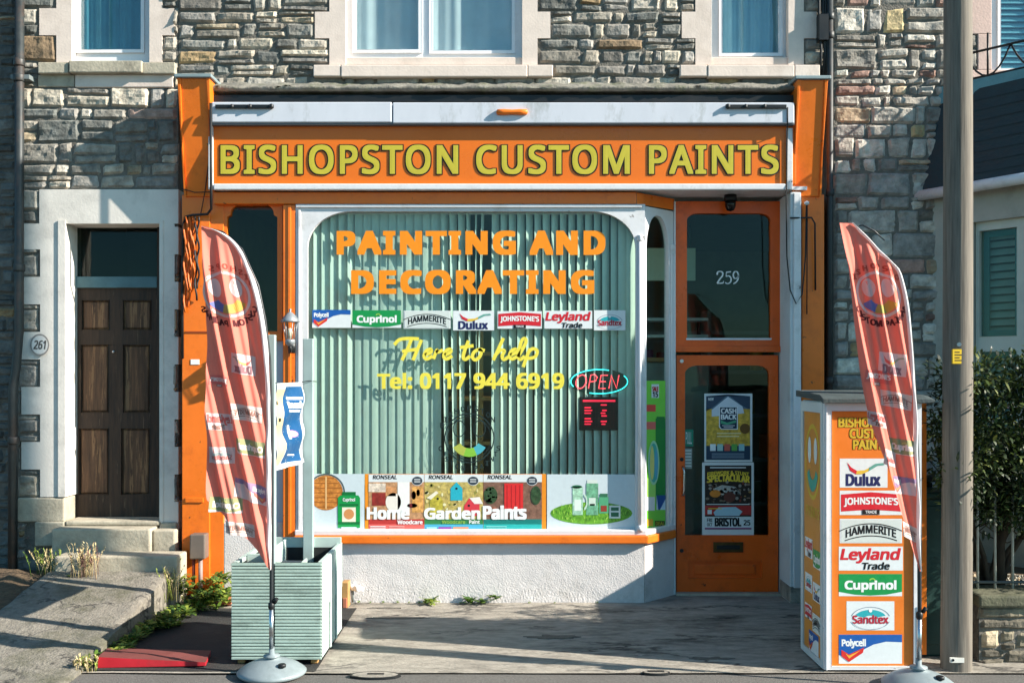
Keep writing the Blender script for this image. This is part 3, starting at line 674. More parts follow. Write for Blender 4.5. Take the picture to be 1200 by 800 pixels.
# sill and white rendered stall riser follow the cant
CA2, CB2 = Vector((X(755, -.0), 0, 0)), Vector((X(791, .31), .31, 0))
def bent(mb, x0, yo, za, zb, m, ext=0):
    a = (x0, -yo); b = (CA2.x+yo*.42, -yo); c = (CB2.x+yo*.0+ext, CB2.y-yo*1.0)
    back = [(CB2.x+ext, .5), (x0, .5)]
    P = [a, b, c]+back; n = len(P)
    vs = [(p[0], p[1], za) for p in P]+[(p[0], p[1], zb) for p in P]
    fs = [tuple(reversed(range(n))), tuple(n+i for i in range(n))]+[(i, (i+1) % n, n+(i+1) % n, n+i) for i in range(n)]
    mb.add(vs, fs, m)
mb = MB(); bent(mb, X(346.2, 0), .055, Z(637, -.05), Z(627.5, -.05), ORANGE); sill = mb.build('window_sill', shop, bevel=.008)
mb = MB(); bent(mb, X(346.2, 0), .03, Z(627.3, -.03)+.001, Z(621, -.03), WPAINT); mb.build('sill_bead', sill, bevel=.006)
# riser, roughcast surface with real relief
def riser_face(mb, p0, p1, z0, z1, nx, nz, amp, seed, m):
    p0, p1 = Vector(p0), Vector(p1); t = (p1-p0); nrm = Vector((t.y, -t.x, 0)).normalized(); vs = []
    for j in range(nz+1):
        for i in range(nx+1):
            p = p0+t*i/nx; z = z0+(z1-z0)*j/nz; e = min(1, i/3, (nx-i)/3, (nz-j)/2)
            d = amp*(fbm((p.x*3+seed, z*4, p.y*3))*.5+(.06+.5*max(0, min(1, 1-(z+.05*noise.noise(Vector((p.x*4, 3, seed))))/.22)))*noise.noise(Vector((p.x*75, z*75, seed))))
            q = p+nrm*(d*e+.004); vs.append((q.x, q.y, z))
    mb.add(vs, [(j*(nx+1)+i, j*(nx+1)+i+1, (j+1)*(nx+1)+i+1, (j+1)*(nx+1)+i) for j in range(nz) for i in range(nx)], m, smooth=True)
mb = MB(); zr = Z(637, -.05)-.001
riser_face(mb, (X(346.2, 0), 0, 0), (CA2.x, 0, 0), -.02, zr, 520, 70, .006, 3, REND)
riser_face(mb, (CA2.x, 0, 0), (CB2.x, CB2.y, 0), -.02, zr, 60, 70, .006, 5, REND)
mb.build('stall_riser', shop)
# ---- entrance: transom light, door, reveal
YDr = .30
dx0, dx1 = X(791.5, YDr), SX1
def dz(py): return Z(py, YDr)
def dxp(px): return X(px, YDr)
mb = MB(); mb.plate([(dx0, dz(410)), (dx1, dz(410)), (dx1, dz(236)), (dx0, dz(236))], [list(reversed(bracket_open(dxp(805), dxp(903), dz(397), dz(250), .10, .06)))], YDr, YDr+.06, DOORO)
trans = mb.build('transom_window', shop, bevel=.006)
mb = MB(); mb.box(dxp(803), dxp(905), YDr+.03, YDr+.036, dz(399), dz(248), GL_DARK); mb.build('pane', trans)
mb = MB(); mb.box(dxp(804), dxp(904), YDr-.012, YDr+.02, dz(398.5), dz(396), WPAINT); mb.box(dx0, dx1, YDr-.022, YDr+.02, dz(412.5), dz(405.5), DOORO); mb.build('transom_bar', trans, bevel=.004)
a = Art(flat(YDr+.028)); serif = ink('#d9dedb')
a.stroke([(840.5, 322), (841, 319), (844, 318), (846.8, 319.5), (846.5, 323), (843.5, 327), (840.3, 332)], 1.9, serif, call=.4); a.stroke([(840.3, 332), (847.5, 331.6)], 1.4, serif); a.stroke([(847.2, 332.2), (848, 329.2)], .9, serif)
a.stroke([(851.3, 319), (856.6, 318.4)], 1.5, serif); a.stroke([(851.3, 318.6), (850.8, 324)], 1.0, serif); a.stroke([(850.8, 324), (854, 323.2), (856.6, 326), (856, 330.5), (852.5, 332.3), (849.8, 331)], 1.7, serif, call=.4)
a.stroke([(865.2, 322.5), (863.6, 326), (860.5, 325.8), (859.2, 322), (860.8, 318.5), (863.8, 318.6), (865.2, 322.5), (864.6, 327.5), (862, 331), (859.4, 332.4)], 1.8, serif, call=.4)
a.build('house_number', trans)
YD2 = YDr+.012
mb = MB(); x0, x1 = dx0+.012, dx1-.012
pn = (dxp(807), dxp(893), dz(677.5), dz(657))
mb.plate([(x0, .02), (x1, .02), (x1, dz(416)), (x0, dz(416))], [list(reversed(bracket_open(dxp(803), dxp(901.5), dz(627), dz(428), .11, .07))), [(pn[0], pn[2]), (pn[0], pn[3]), (pn[1], pn[3]), (pn[1], pn[2])]], YD2, YD2+.045, DOORO)
sdoor = mb.build('shop_door', shop, bevel=.006)
mb = MB(); mb.box(pn[0]-.01, pn[1]+.01, YD2+.02, YD2+.04, pn[2]-.01, pn[3]+.01, DOORO); mb.box(pn[0]+.05, pn[1]-.05, YD2+.008, YD2+.025, pn[2]+.03, pn[3]-.03, DOORO); mb.build('door_panel', sdoor, bevel=.01)
mb = MB(); mb.box(dxp(801), dxp(903), YD2+.022, YD2+.028, dz(629), dz(424), GL_DARK); mb.build('pane', sdoor)
mb = MB(); mb.box(dxp(836), dxp(871), YD2-.012, YD2, dz(647), dz(635), mat('aged_brass', '#5b4a2c', rough=.4, metal=.8, var=.3, sc_=20)); mb.box(dxp(840), dxp(867), YD2-.016, YD2-.010, dz(643.5), dz(638.5), BLACKM); mb.build('letter_box', sdoor, bevel=.004)
mb = MB(); hx = dxp(800.2); mb.tube([(hx, YD2, dz(547)), (hx, YD2-.05, dz(548)), (hx+.004, YD2-.055, dz(552)), (hx+.004, YD2-.055, dz(575)), (hx, YD2-.05, dz(579)), (hx, YD2, dz(580))], .009, CHROME, 10); mb.build('handle', sdoor)
for py in (538, 645, 423): mb = MB(); mb.tube([(dxp(799), YD2+.0, dz(py)), (dxp(799), YD2-.012, dz(py))], .016, BLACKM if py != 423 else CHROME, 14); mb.build('lock', sdoor)
# frame strip left and right, threshold
mb = MB(); mb.box(dxp(789.5), dx0, YDr-.02, YDr+.08, 0, dz(236), WPAINT); mb.build('door_post', shop, bevel=.005)
mb = MB(); mb.box(dx0, dx1, YDr-.06, YDr+.3, -.02, .016, BUFF); mb.build('threshold', shop, bevel=.006)
# right reveal and pillar
mb = MB(); mb.box(SX1, X(939, -.02), -.02, .5, -.02, Z(225, -.02), mat('pale_grey_pillar_paint', '#c6cdd0', rough=.5, var=.06, sc_=5, dirt='#8b9296', dirt_amt=.4, dirt_sc=3)); mb.box(X(930, -.03), X(938.6, -.03), -.034, -.018, .12, Z(226, -.03), WPAINT); mb.build('entrance_pillar', shop, bevel=.006)
mb = MB(); mb.box(SX1-.003, X(939, -.02)+.004, -.03, .3, 0, .13, CONC); mb.build('pillar_base', shop, bevel=.006)
# ---- inside the shop
FLOORIN = mat('shop_floor_vinyl', '#4c463e', rough=.6, var=.1)
mb = MB(); room(mb, X(246, 0)+.01, SX1+1.2, 0.50, 4.2, 0.0, 3.34, mat('shop_wall_paint', '#7f8a80', rough=.9, var=.1)); mb.build('shop_room', shop)
# ---- left drain and right downpipe of the shop
mb = MB(); px_ = X(972.5, .09); mb.tube([(px_, .09, 0.0), (px_, .09, Z(YT, .09))], .027, PIPE, 14)
for y in (24, 46, 230, 450, 640): mb.lathe((px_, .09, Z(y, .09)), [(.029, 0), (.036, .008), (.036, .055), (.029, .06)], PIPE, 14)
mb.build('downpipe', shop)
mb = MB(); px2 = X(965.5, .08)
for d in (-.03, .0, .02): mb.tube([(px2+d, .1, Z(92, .08)), (px2+d+.01, .085, Z(60, .08)), (px2+d-.006, .09, Z(20, .08)), (px2+d, .1, Z(YT, .08))], .011, CABLE, 8)
mb.box(px2-.045, px2+.03, .05, .14, Z(48, .08), Z(18, .08), BLACKM); mb.build('cable_bundle', shop)

# ================================================================== right-hand house with the canted bay
houseR = thing('bay_fronted_house', (X(1040, YW), YW, 0), 'rubble stone house with a dark slate bay roof and teal shutters behind the pole', 'house', 'stone houses of the terrace')
T0, T1 = 976.5, 1640
BA, BB = Vector((3.46, YW, 0)), Vector((4.20, -.80, 0)); BC, BD = Vector((6.0, -.80, 0)), Vector((6.74, YW, 0))
up_op = (1162, 1300, YT+20, 92)
PINK = mat('pinkish_masonry_paint', '#c9aca0', rough=.8, var=.08, sc_=6, bump=.2, dirt='#8d7a6f', dirt_amt=.4)
up_q = [(1138, 1162.4, YT, 40), (1146, 1162.4, 40, 82), (1138, 1300, 82, 100)]
H_op = [px_hole(*up_op)]; bay_hole = (BA.x+.05, BD.x-.05, -.2, 3.9)
mb = MB()
stone_wall(mb, X(T0, YW), X(T1, YW), -.1, Z(YT, YW), YW, H_op+[px_hole(*r) for r in up_q]+[bay_hole], 5, warm=.13, hmin=.11, hmax=.19,
           pal=['#918b82', '#9d978d', '#7f7a72', '#a8a196', '#8a8680', '#b0a79b'], palw=['#a08a66', '#a8956f', '#94766a', '#a08c74', '#876a5e'])
shell(mb, X(T0, YW), X(T1, YW), -.1, Z(YT, YW), YW, YW+.32, H_op+[(bay_hole[0], bay_hole[1], -.05, 3.9)], MORT); mb.build('wall', houseR)
s = MB(); surround(s, up_q, YW, PINK, .02, YW+.2); s.build('window_surround', houseR, bevel=.006)
uw = upstairs_window(houseR, up_op, [(1169, 1290, YT+26, 84)], YW, None, curtains=False)
TEAL = mat('teal_shutter_paint', '#2f7f80', rough=.45, var=.08, sc_=8)
BLIND = mat('teal_blind_slats', '#5f96a0', rough=.5, var=.08)
mb = MB(); z = Z(88, YW)
while z < Z(YT+24, YW):
    mb.add([(X(1165, YW), YW+.17, z), (X(1296, YW), YW+.17, z), (X(1296, YW), YW+.205, z+.045), (X(1165, YW), YW+.205, z+.045)], [(0, 1, 2, 3)], BLIND); z += .05
mb.build('blind', uw)
def facef(A, B_):
    e = (B_-A).normalized(); nn = Vector((e.y, -e.x, 0))
    def fn(x, y, z): p = A+e*x-nn*y; return (p.x, p.y, z)
    return fn, (B_-A).length
fA, lA = facef(BA, BB); fB, lB = facef(BB, BC); fC, lC = facef(BC, BD)
GREYR = mat('grey_bay_render', '#a9a79c', rough=.8, var=.1, sc_=6, bump=.2, dirt='#6d6a5e', dirt_amt=.4)
ZE = 3.34
mb = MB(fA); mb.plate([(0, 0), (lA, 0), (lA, ZE), (0, ZE)], [[(.34, 1.0), (.34, 3.05), (1.06, 3.05), (1.06, 1.0)]], 0, .2, GREYR); mb.build('bay_wall', houseR)
mb = MB(fB); mb.plate([(.002, 0), (lB-.002, 0), (lB-.002, ZE), (.002, ZE)], [[(.3, 1.0), (.3, 3.05), (1.5, 3.05), (1.5, 1.0)]], 0, .2, GREYR); mb.build('bay_wall', houseR)
mb = MB(fC); mb.plate([(0, 0), (lC, 0), (lC, ZE), (0, ZE)], [], 0, .2, GREYR); mb.build('bay_wall', houseR)
def bay_win(fn, x0, x1, nm):
    m_ = MB(fn); hs = []
    zz = [(1.06, 2.02), (2.14, 2.98)]; n = 2; xs = [x0+(x1-x0)*i/n for i in range(n+1)]
    for a, b_ in zz:
        for i in range(n): hs.append([(xs[i]+.03, a), (xs[i]+.03, b_), (xs[i+1]-.03, b_), (xs[i+1]-.03, a)])
    m_.plate([(x0, 1.0), (x1, 1.0), (x1, 3.05), (x0, 3.05)], hs, .05, .11, mat('pale_bay_frame_paint', '#c4c3b6', rough=.5, var=.08)); w_ = m_.build('window', houseR, bevel=.005)
    m_ = MB(fn); m_.box(x0, x1, .075, .08, 1.02, 3.03, GL_DARK); m_.build('pane', w_)
    m_ = MB(fn); z = 1.05
    while z < 3.0:
        m_.add([(x0+.02, .13, z), (x1-.02, .13, z), (x1-.02, .165, z+.05), (x0+.02, .165, z+.05)], [(0, 1, 2, 3)], mat('pale_shutter_louvre', '#a9b5ac', rough=.6, var=.08)); z += .062
    for a, b_ in zz:
        for i in range(n): m_.plate([(xs[i]+.028, a-.002), (xs[i+1]-.028, a-.002), (xs[i+1]-.028, b_+.002), (xs[i]+.028, b_+.002)], [[(xs[i]+.075, a+.05), (xs[i]+.075, b_-.05), (xs[i+1]-.075, b_-.05), (xs[i+1]-.075, a+.05)]], .112, .127, TEAL)
    m_.build('shutter', w_)
    m_ = MB(fn); m_.box(x0-.06, x1+.06, -.06, .06, .9, .995, GREYR); m_.build('window_sill', w_, bevel=.01)
bay_win(fA, .345, 1.055, 'a'); bay_win(fB, .305, 1.495, 'b')
mb = MB(); room(mb, BA.x+.3, BD.x-.3, .36, 3, 0, 3.3); room(mb, X(1150, YW), X(1310, YW), YW+.33, 2.5, 4.1, 6.2); mb.build('rooms', houseR)
# roof of the bay: eaves with white gutter, slate slope, lead kerb
def ring_pts(off, z):
    o = []
    for p, d in ((BA, (-.6, 0)), (BB, (-.42, -.95)), (BC, (.42, -.95)), (BD, (.6, 0))): o.append(Vector((p.x+d[0]*off, p.y+d[1]*off, z)))
    return o
e0, e1 = ring_pts(.22, ZE), ring_pts(-.04, 4.12); e0[0].y = e0[3].y = e1[0].y = e1[3].y = YW+.06
def band(mb, P, Q, m, rows=1):
    vs = []; 
    for r in range(rows+1):
        vs += [P[i].lerp(Q[i], r/rows) for i in range(4)]
    mb.add(vs, [(r*4+i, r*4+i+1, r*4+i+5, r*4+i+4) for r in range(rows) for i in range(3)], m)
mb = MB(); 
R_ = 9
for r in range(R_):
    a_, b_ = [e0[i].lerp(e1[i], max(0, r-.15)/R_) for i in range(4)], [e0[i].lerp(e1[i], (r+1)/R_) for i in range(4)]
    a_ = [p+Vector((0, -.014, .004)) if i in (1, 2) else p for i, p in enumerate(a_)]
    band(mb, a_, b_, SLATE)
mb.add([*ring_pts(.22, ZE-.002)], [(3, 2, 1, 0)], GREYR); mb.add([*e1], [(0, 1, 2, 3)], LEAD); mb.build('bay_roof', houseR)
mb = MB(); 
for i in range(3): mb.tube([e0[i]+Vector((0, -.01, -.03)), e0[i+1]+Vector((0, -.01, -.03))], .045, WPAINT, 10)
mb.build('gutter', houseR)
k0, k1 = ring_pts(-.07, 4.06), ring_pts(-.09, 4.20)
mb = MB(); band(mb, k0, k1, mat('weathered_teal_lead', '#5f8f95', rough=.5, var=.2, sc_=8)); band(mb, k1, ring_pts(-.3, 4.205), LEAD); mb.build('roof_kerb', houseR)
mb = MB(); mb.tube([e0[0]+Vector((-.02, -.04, .02)), e0[0]+Vector((.12, -.06, .10)), e0[0]+Vector((.24, -.05, .33)), e0[0]+Vector((.26, -.03, .75))], .022, GREYP, 10); mb.build('overflow_pipe', houseR)
# iron balcony rail on the bay
mb = MB(); P = ring_pts(-.16, 4.2)
for i in range(3):
    a_, b_ = P[i], P[i+1]; n = max(3, int((b_-a_).length/.17)); mb.tube([a_+Vector((0, 0, .23)), b_+Vector((0, 0, .23))], .010, BLACKM, 6); mb.tube([a_+Vector((0, 0, .02)), b_+Vector((0, 0, .02))], .010, BLACKM, 6)
    for k in range(n+1):
        q = a_.lerp(b_, k/n)
        if k % 2 == 0: mb.tube([q, q+Vector((0, 0, .36))], .009, BLACKM, 6)
        if k < n:
            w2 = a_.lerp(b_, (k+1)/n); z0, z1 = (.02, .23) if k % 2 == 0 else (.23, .02)
            mb.tube([q.lerp(w2, t)+Vector((0, 0, z0+(z1-z0)*(t*t if k % 2 == 0 else 1-(1-t)**2))) for t in (0, .25, .5, .75, 1)], .008, BLACKM, 6)
mb.build('balcony_rail', houseR)
# ================================================================== lettering on the glass
YLt = YG-.002
ORL = ink('#ee8a10', .4); YLL = ink('#e6d54a', .4); OUT = ink('#9a8420', .4)
for t_, x0, x1 in (('PAINTING', 397, 602), ('AND', 623, 707)):
    a = Art(flat(YLt)); a.txt(t_, x0, x1, 272, 297, ORL, bold=.075, space=1.22); a.build('window_lettering', disp)
a = Art(flat(YLt)); a.txt('DECORATING', 414, 694, 318, 343, ORL, bold=.075, space=1.22); a.build('window_lettering', disp)
for t_, x0, x1 in (('Tel:', 443, 482), ('0117', 493, 545), ('944', 556, 596), ('6919', 606, 660)):
    a = Art(flat(YLt)); a.txt(t_, x0, x1, 437.5, 455, YLL, bold=.05); a.build('window_lettering', disp)
def e_(c): return [(c-4, 416), (c+3, 412.5), (c+2.5, 409), (c-2.5, 411), (c-5, 417), (c-2, 420.5), (c+5, 417)]
for word in (([(462, 404), (468, 398), (478, 396.5), (491, 397)], [(482, 398), (477, 410), (471, 422)], [(494, 398), (489, 410), (484, 422)], [(471, 411.5), (490, 409)],
              e_(502), [(508, 420.5), (512, 410), (513, 412.5), (519, 410)], e_(525)),
             ([(549, 399), (543, 416), (545, 421), (551, 417)], [(539, 407), (555, 405)], [(562, 409), (556, 412), (553.5, 418), (557, 421.5), (562, 418), (564, 412), (562, 409), (568, 411)]),
             ([(590, 396), (584, 409), (578, 422)], [(579, 418), (586, 410.5), (591, 411), (588.5, 417), (590.5, 421), (596, 418)], e_(602), [(607, 418), (616, 402), (615, 396.5), (611, 400), (607.5, 415), (609.5, 421), (615, 417)],
              [(621, 408), (613, 430)], [(618, 414), (624, 408.5), (629.5, 411), (627, 418), (618, 420)])):
    a = Art(flat(YLt))
    for st_ in word: a.stroke(st_, 4.0, YLL)
    a.build('window_lettering', disp)
def logo(a, cx, cy, r, line, eye, cols, w=1.4):
    """the shop's round badge: a ring holding two drops over a band of colours"""
    a.ring(cx, cy, r-w, r, line).ring(cx, cy, r*.86-w*.7, r*.86, line).up()
    a.ring(cx, cy, r*.30, r*.80, cols[0], 25, 70).ring(cx, cy, r*.30, r*.80, cols[1], 70, 112).ring(cx, cy, r*.30, r*.80, cols[2], 112, 155).up()
    for d in (-1, 1): a.ell(cx+d*r*.40, cy-r*.28, r*.2, r*.34, eye)
a = Art(flat(YLt)); GREY = ink('#20302f')
a.ring(550, 513, 28, 29.4, GREY).ring(550, 513, 25, 25.9, GREY).ring(550, 513, 12, 22, ink('#4aa6b4'), 30, 66).ring(550, 513, 12, 22, ink('#7fb83c'), 66, 108).ring(550, 513, 12, 22, ink('#a9b04a'), 108, 150)
for d in (-1, 1): a.ring(550+d*12, 502, 6.4, 7.4, GREY, ky=1.35)
for i, ch in enumerate('BISHOPSTON'):
    t = R(-155+i*13); a.txt(ch, 550+35*math.cos(t)-2.2, 550+35*math.cos(t)+2.2, 513+35*math.sin(t)-3, 513+35*math.sin(t)+3, GREY, bold=.03)
for i, ch in enumerate('CUSTOM PAINTS'):
    if ch == ' ': continue
    t = R(160-i*11.7); a.txt(ch, 550+36*math.cos(t)-2, 550+36*math.cos(t)+2, 513+36*math.sin(t)-2.8, 513+36*math.sin(t)+2.8, GREY, bold=.03)
a.build('shop_badge', disp)

# ---- makers' cards
RED, NAVY, GRN, TEALI = ink('#c8202c'), ink('#1d2557'), ink('#0d8a45'), ink('#2aa0a8')
CARD = ink('#d6dada', .5)
def brand(a, n, x0, x1, y0, y1, bg=True, paper=None, mir=False):
    w, h = x1-x0, y1-y0; px = lambda u: x0+w*u; py = lambda v_: y0+h*v_
    paper = paper or CARD; a.k0 = a.k; a.flip = (x0+x1) if mir else None
    if bg: a.rect(x0, x1, y0, y1, paper)
    a.up()
    if n == 'polycell':
        a.poly([(px(0), py(0)), (px(1), py(0)), (px(1), py(.26)), (px(.75), py(.24)), (px(.55), py(.34)), (px(.35), py(.56)), (px(.12), py(.80)), (px(0), py(.70))], ink('#15559f')).up()
        a.txt('Polycell', px(.05), px(.42), py(.16), py(.46), WHT, bold=.05).up()
        a.poly([(px(.04), py(.52)), (px(.16), py(.68)), (px(.40), py(.44)), (px(.38), py(.62)), (px(.16), py(.94)), (px(.04), py(.74))], ink('#cf2e2a')).up()
        a.poly([(px(.10), py(.64)), (px(.16), py(.72)), (px(.34), py(.54)), (px(.16), py(.82))], ink('#e8a33a'))
    elif n == 'cuprinol':
        a.poly([(px(0), py(0)), (px(1), py(0)), (px(1), py(.80)), (px(.75), py(.93)), (px(.5), py(.97)), (px(.25), py(.93)), (px(0), py(.80))], GRN).up()
        a.txt('Cuprinol', px(.10), px(.90), py(.30), py(.80), WHT, bold=.06).up(); a.ring(px(.53), py(.34), h*.10, h*.16, ink('#8fc04a'), 200, 340)
    elif n == 'hammerite':
        a.rect(px(.02), px(.98), py(.04), py(.96), ink('#c9cfca')).up()
        a.txt('HAMMERITE', px(.10), px(.90), py(.34), py(.66), BLK, bold=.035, warp=lambda p, q: (p, q+h*.30*(2*(p-x0)/w-1)**2-h*.08))
        v0 = [(px(u), py(.20+.30*(2*u-1)**2)) for u in [i/12 for i in range(13)]]; a.stroke(v0, h*.04, BLK, n=2)
        v0 = [(px(u), py(.70+.28*(2*u-1)**2)) for u in [.08+i/12*.84 for i in range(13)]]; a.stroke(v0, h*.04, BLK, n=2)
    elif n == 'dulux':
        a.txt('Dulux', px(.14), px(.84), py(.52), py(.93), NAVY, bold=.05).up()
        a.poly([(px(.15), py(.12)), (px(.24), py(.30)), (px(.36), py(.42)), (px(.34), py(.54)), (px(.22), py(.42))], RED)
        a.poly([(px(.36), py(.42)), (px(.52), py(.40)), (px(.64), py(.30)), (px(.60), py(.44)), (px(.46), py(.54)), (px(.34), py(.54))], ink('#d9b23a')).up()
        a.poly([(px(.62), py(.31)), (px(.74), py(.18)), (px(.90), py(.15)), (px(.94), py(.22)), (px(.80), py(.24)), (px(.60), py(.44))], ink('#5f9a8c'))
    elif n == 'johnstones':
        a.poly([(px(.02), py(.16)), (px(.5), py(.06)), (px(.98), py(.16)), (px(.98), py(.86)), (px(.5), py(.78)), (px(.02), py(.86))], RED).up()
        a.txt("JOHNSTONE'S", px(.07), px(.93), py(.28), py(.62), WHT, bold=.045, warp=lambda p, q: (p, q+h*.05*(2*(p-x0)/w-1)**2)).up()
        a.rect(px(.36), px(.64), py(.78), py(.98), BLK).up(); a.txt('TRADE', px(.41), px(.59), py(.82), py(.93), WHT, bold=.03)
    elif n == 'leyland':
        a.txt('Leyland', px(.03), px(.96), py(.08), py(.68), RED, bold=.05, shear=.18).up(); a.txt('Trade', px(.37), px(.79), py(.66), py(.95), BLK, bold=.045, shear=.15)
    elif n == 'sandtex':
        a.ring(px(.5), py(.62), w*.40, w*.42, ink('#7f8b99'), 195, 345, ky=.62).ring(px(.5), py(.60), w*.12, w*.34, TEALI, 200, 340, ky=.55).up()
        a.txt('Sandtex', px(.13), px(.87), py(.48), py(.76), ink('#b02638'), bold=.04).up(); a.ring(px(.5), py(.6), w*.40, w*.415, ink('#7f8b99'), 15, 165, ky=.55); a.ell(px(.5), py(.32), h*.06, h*.06, WHT)
    a.flip = None; a.k = a.k0
_put = Art.put
def _putf(s, v, fs, m, dk=0):
    if getattr(s, 'flip', None) is not None: v = [(s.flip-p, q) for p, q in v]
    _put(s, v, fs, m, dk)
Art.put = _putf
def slab(a, x0, x1, y0, y1, Yf, t, m): a.mb.pb(x0, x1, y0, y1, Yf, Yf+t, m)
cards = [('polycell', 366, 411, 363, 384, 'white card with a blue top corner and red swoosh, leftmost of the window row'), ('cuprinol', 413, 470, 363.5, 384, 'green card with one white word in the row across the window'), ('hammerite', 473, 528, 364, 385, 'pale grey card with one arched black word in the row across the window'),
         ('dulux', 531, 579, 364, 387, 'white card with a navy word under a red and yellow curl on the window'), ('johnstones', 583, 635, 364.5, 385, "red banner shaped card with white capitals in the row across the window"), ('leyland', 638, 694, 364, 385, 'white card with a slanted red word above a black one in the window'), ('sandtex', 696, 733, 363.5, 387, 'small white card with teal arc over a red word, rightmost of the window row')]
for n, x0, x1, y0, y1, lab in cards:
    a = Art(flat(YG-.004)); slab(a, x0, x1, y0, y1, YG-.0038, .003, CARD); brand(a, n, x0, x1, y0, y1, bg=False)
    tag(a.build('brand_card'), lab, 'card', "makers' cards in a row across the window")

# ---- posters along the foot of the window
def poster(name, x0, x1, y0, y1, Yf, paint, lab, cat='poster', grp=None, base=None):
    a = Art(flat(Yf-.003)); slab(a, x0, x1, y0, y1, Yf-.003, .003, base or CARD); paint(a); o = a.build(name); tag(o, lab, cat, grp); return o
PB = ink('#c6d2d6', .4)
def p1(a):
    wd, wd2 = photo('#c07a34'), ink('#9a5a22'); dk = ink('#4e5a5c')
    a.ring(382, 577, 20.6, 22.4, dk, 180, 372).up().ell(382, 577, 20, 20.5, wd).up()
    for i in range(-3, 4):
        y = 577+i*5.6; hw = math.sqrt(max(0, 20**2-(i*5.6)**2))-1.5; a.rect(382-hw, 381, y-.5, y+.5, wd2).rect(383.4, 382+hw, y-.5, y+.5, wd2)
    a.up().rect(381.3, 383, 558, 596, ink('#e0b37a')).up()
    g1, g2 = ink('#0f8f44'), ink('#0a6a34')
    a.poly([(396, 583), (399, 580), (420, 580), (422, 583), (422, 618), (396, 618)], g1).rect(401, 417, 576, 580, g2).up()
    a.rect(401, 417, 594, 611, ink('#e5dcc6')).rect(398, 420, 590, 592.5, g2).rect(396, 422, 611, 614, g2).up().ell(409, 602, 6, 6, ink('#cc8a54')).rect(400, 418, 617, 619.5, PB).up().txt('Cuprinol', 402, 416, 583, 588, WHT, bold=.04)
poster('window_poster', 367, 427, 555, 624.5, YG-.002, p1, 'white window poster of round wooden doors and a green sprayer', base=PB)
def p2(a):
    a.up()
    secs = [(432, 497), (497.5, 566), (566.5, 635)]
    tops = ['#e6ddd4', '#e6e6d8', '#e2e0da']
    cols = [('#b98a62', '#b0322f', '#d2605a'), ('#b6a25c', '#2f7a46', '#46a3c4'), ('#7c5a4a', '#12756e', '#24a6a2')]
    for i, (s0, s1) in enumerate(secs):
        a.rect(s0, s1, 555.5, 564.5, CARD); a.rect(s0, s1, 564.5, 608, photo(cols[i][0])); a.rect(s0, s1, 608, 614, ink(cols[i][1])); a.rect(s0, s1, 614, 624, ink(cols[i][2]))
    a.up()
    for i, (s0, s1) in enumerate(secs):
        a.txt('RONSEAL', s0+5, s0+33, 556.5, 561, BLK, bold=.04, shear=.15)
        a.ell(s0+57, 563, 6.6, 5.6, CARD)
    a.up()
    for i, (s0, s1) in enumerate(secs):
        a.ell(s0+57, 563, 6, 5, ink('#39424c'))
    # home: red cupboard, white kettle, wooden shelf with dark vases
    a.rect(436, 452, 577, 592, photo('#8c2b24')).rect(432, 452, 566, 576, photo('#d8c7b5')).rect(452, 464, 570, 581, photo('#c98d5c')).ell(461, 588, 9, 11, ink('#e4dcd0')).rect(466, 480, 564.5, 600, ink('#e7e5e0')).rect(483, 496, 570, 600, photo('#d99f56')).ell(485, 580, 2.6, 5, ink('#5a1d1d')).ell(490, 577, 2.2, 4, ink('#3c2018')).ell(483, 592, 6, 2.6, ink('#6a2022'))
    # garden: three nest boxes in straw
    rg = random.Random(4)
    for k in range(46): a.ell(rg.uniform(499, 564), rg.uniform(566, 604), rg.uniform(1, 2.4), rg.uniform(1, 2.2), ink(rg.choice(['#d6c98a', '#8d8a3c', '#cbb65e', '#e3dcae'])), 8)
    a.up(); a.poly([(504, 606), (504, 586), (512, 578), (519, 586), (519, 606)], photo('#b6a83c')).poly([(528, 586), (528, 572), (535, 564.5), (542, 572), (542, 586)], ink('#25a6b8')).poly([(544, 600), (544, 592), (550, 583), (562, 590), (562, 604), (544, 604)], ink('#cf3a44'))
    a.up(); a.poly([(500, 583), (511, 575), (514, 577), (505, 585)], ink('#e6ddc6')).poly([(550, 583), (562, 582), (566, 590), (556, 590)], ink('#e6ddd6')).ell(513, 584, 1.4, 1.4, BLK, 10).ell(535, 572, 1.4, 1.4, BLK, 10).ell(549.5, 592, 1.4, 1.4, BLK, 10)
    # paints: red door, two potted trees
    a.rect(591, 613, 566, 598, ink('#d22a2a')).ell(575, 580, 8, 10, photo('#2f4a2c')).ell(628, 580, 6, 11, photo('#2f4a2c')).rect(568, 582, 594, 604, photo('#8b4a32'))
    for k in range(18): a.ell(rg.uniform(568, 582), rg.uniform(571, 589), 1.3, 1.2, ink('#5c7a48'), 7)
    a.up()
    for k in range(4): a.rect(594+k*5, 594.7+k*5, 568, 597, ink('#a51c20'))
    for i, (s0, s1) in enumerate(secs):
        for k in range(2): a.rect(s0+53.5, s0+60.5, 561+k*2.6, 562+k*2.6, CARD)
    a.up().txt('Home', 431, 479, 594.5, 607.5, WHT, bold=.06).txt('Garden', 498, 562, 594.5, 607.5, WHT, bold=.06).txt('Paints', 567, 616, 592.5, 607.5, WHT, bold=.06)
    a.txt('Woodcare', 466, 495, 609, 613.5, WHT, bold=.05).txt('Woodcare', 518, 545, 609, 613, ink('#8ab04a'), bold=.03).txt('Paint', 550, 562, 609, 613, WHT, bold=.04)
    for k in range(3): a.rect(434, 452, 616+k*2.6, 617+k*2.6, CARD).rect(456, 474, 616+k*2.6, 617+k*2.6, ink('#e3a19a')).rect(570, 594, 616+k*2.6, 617+k*2.6, ink('#7fd0cc'))
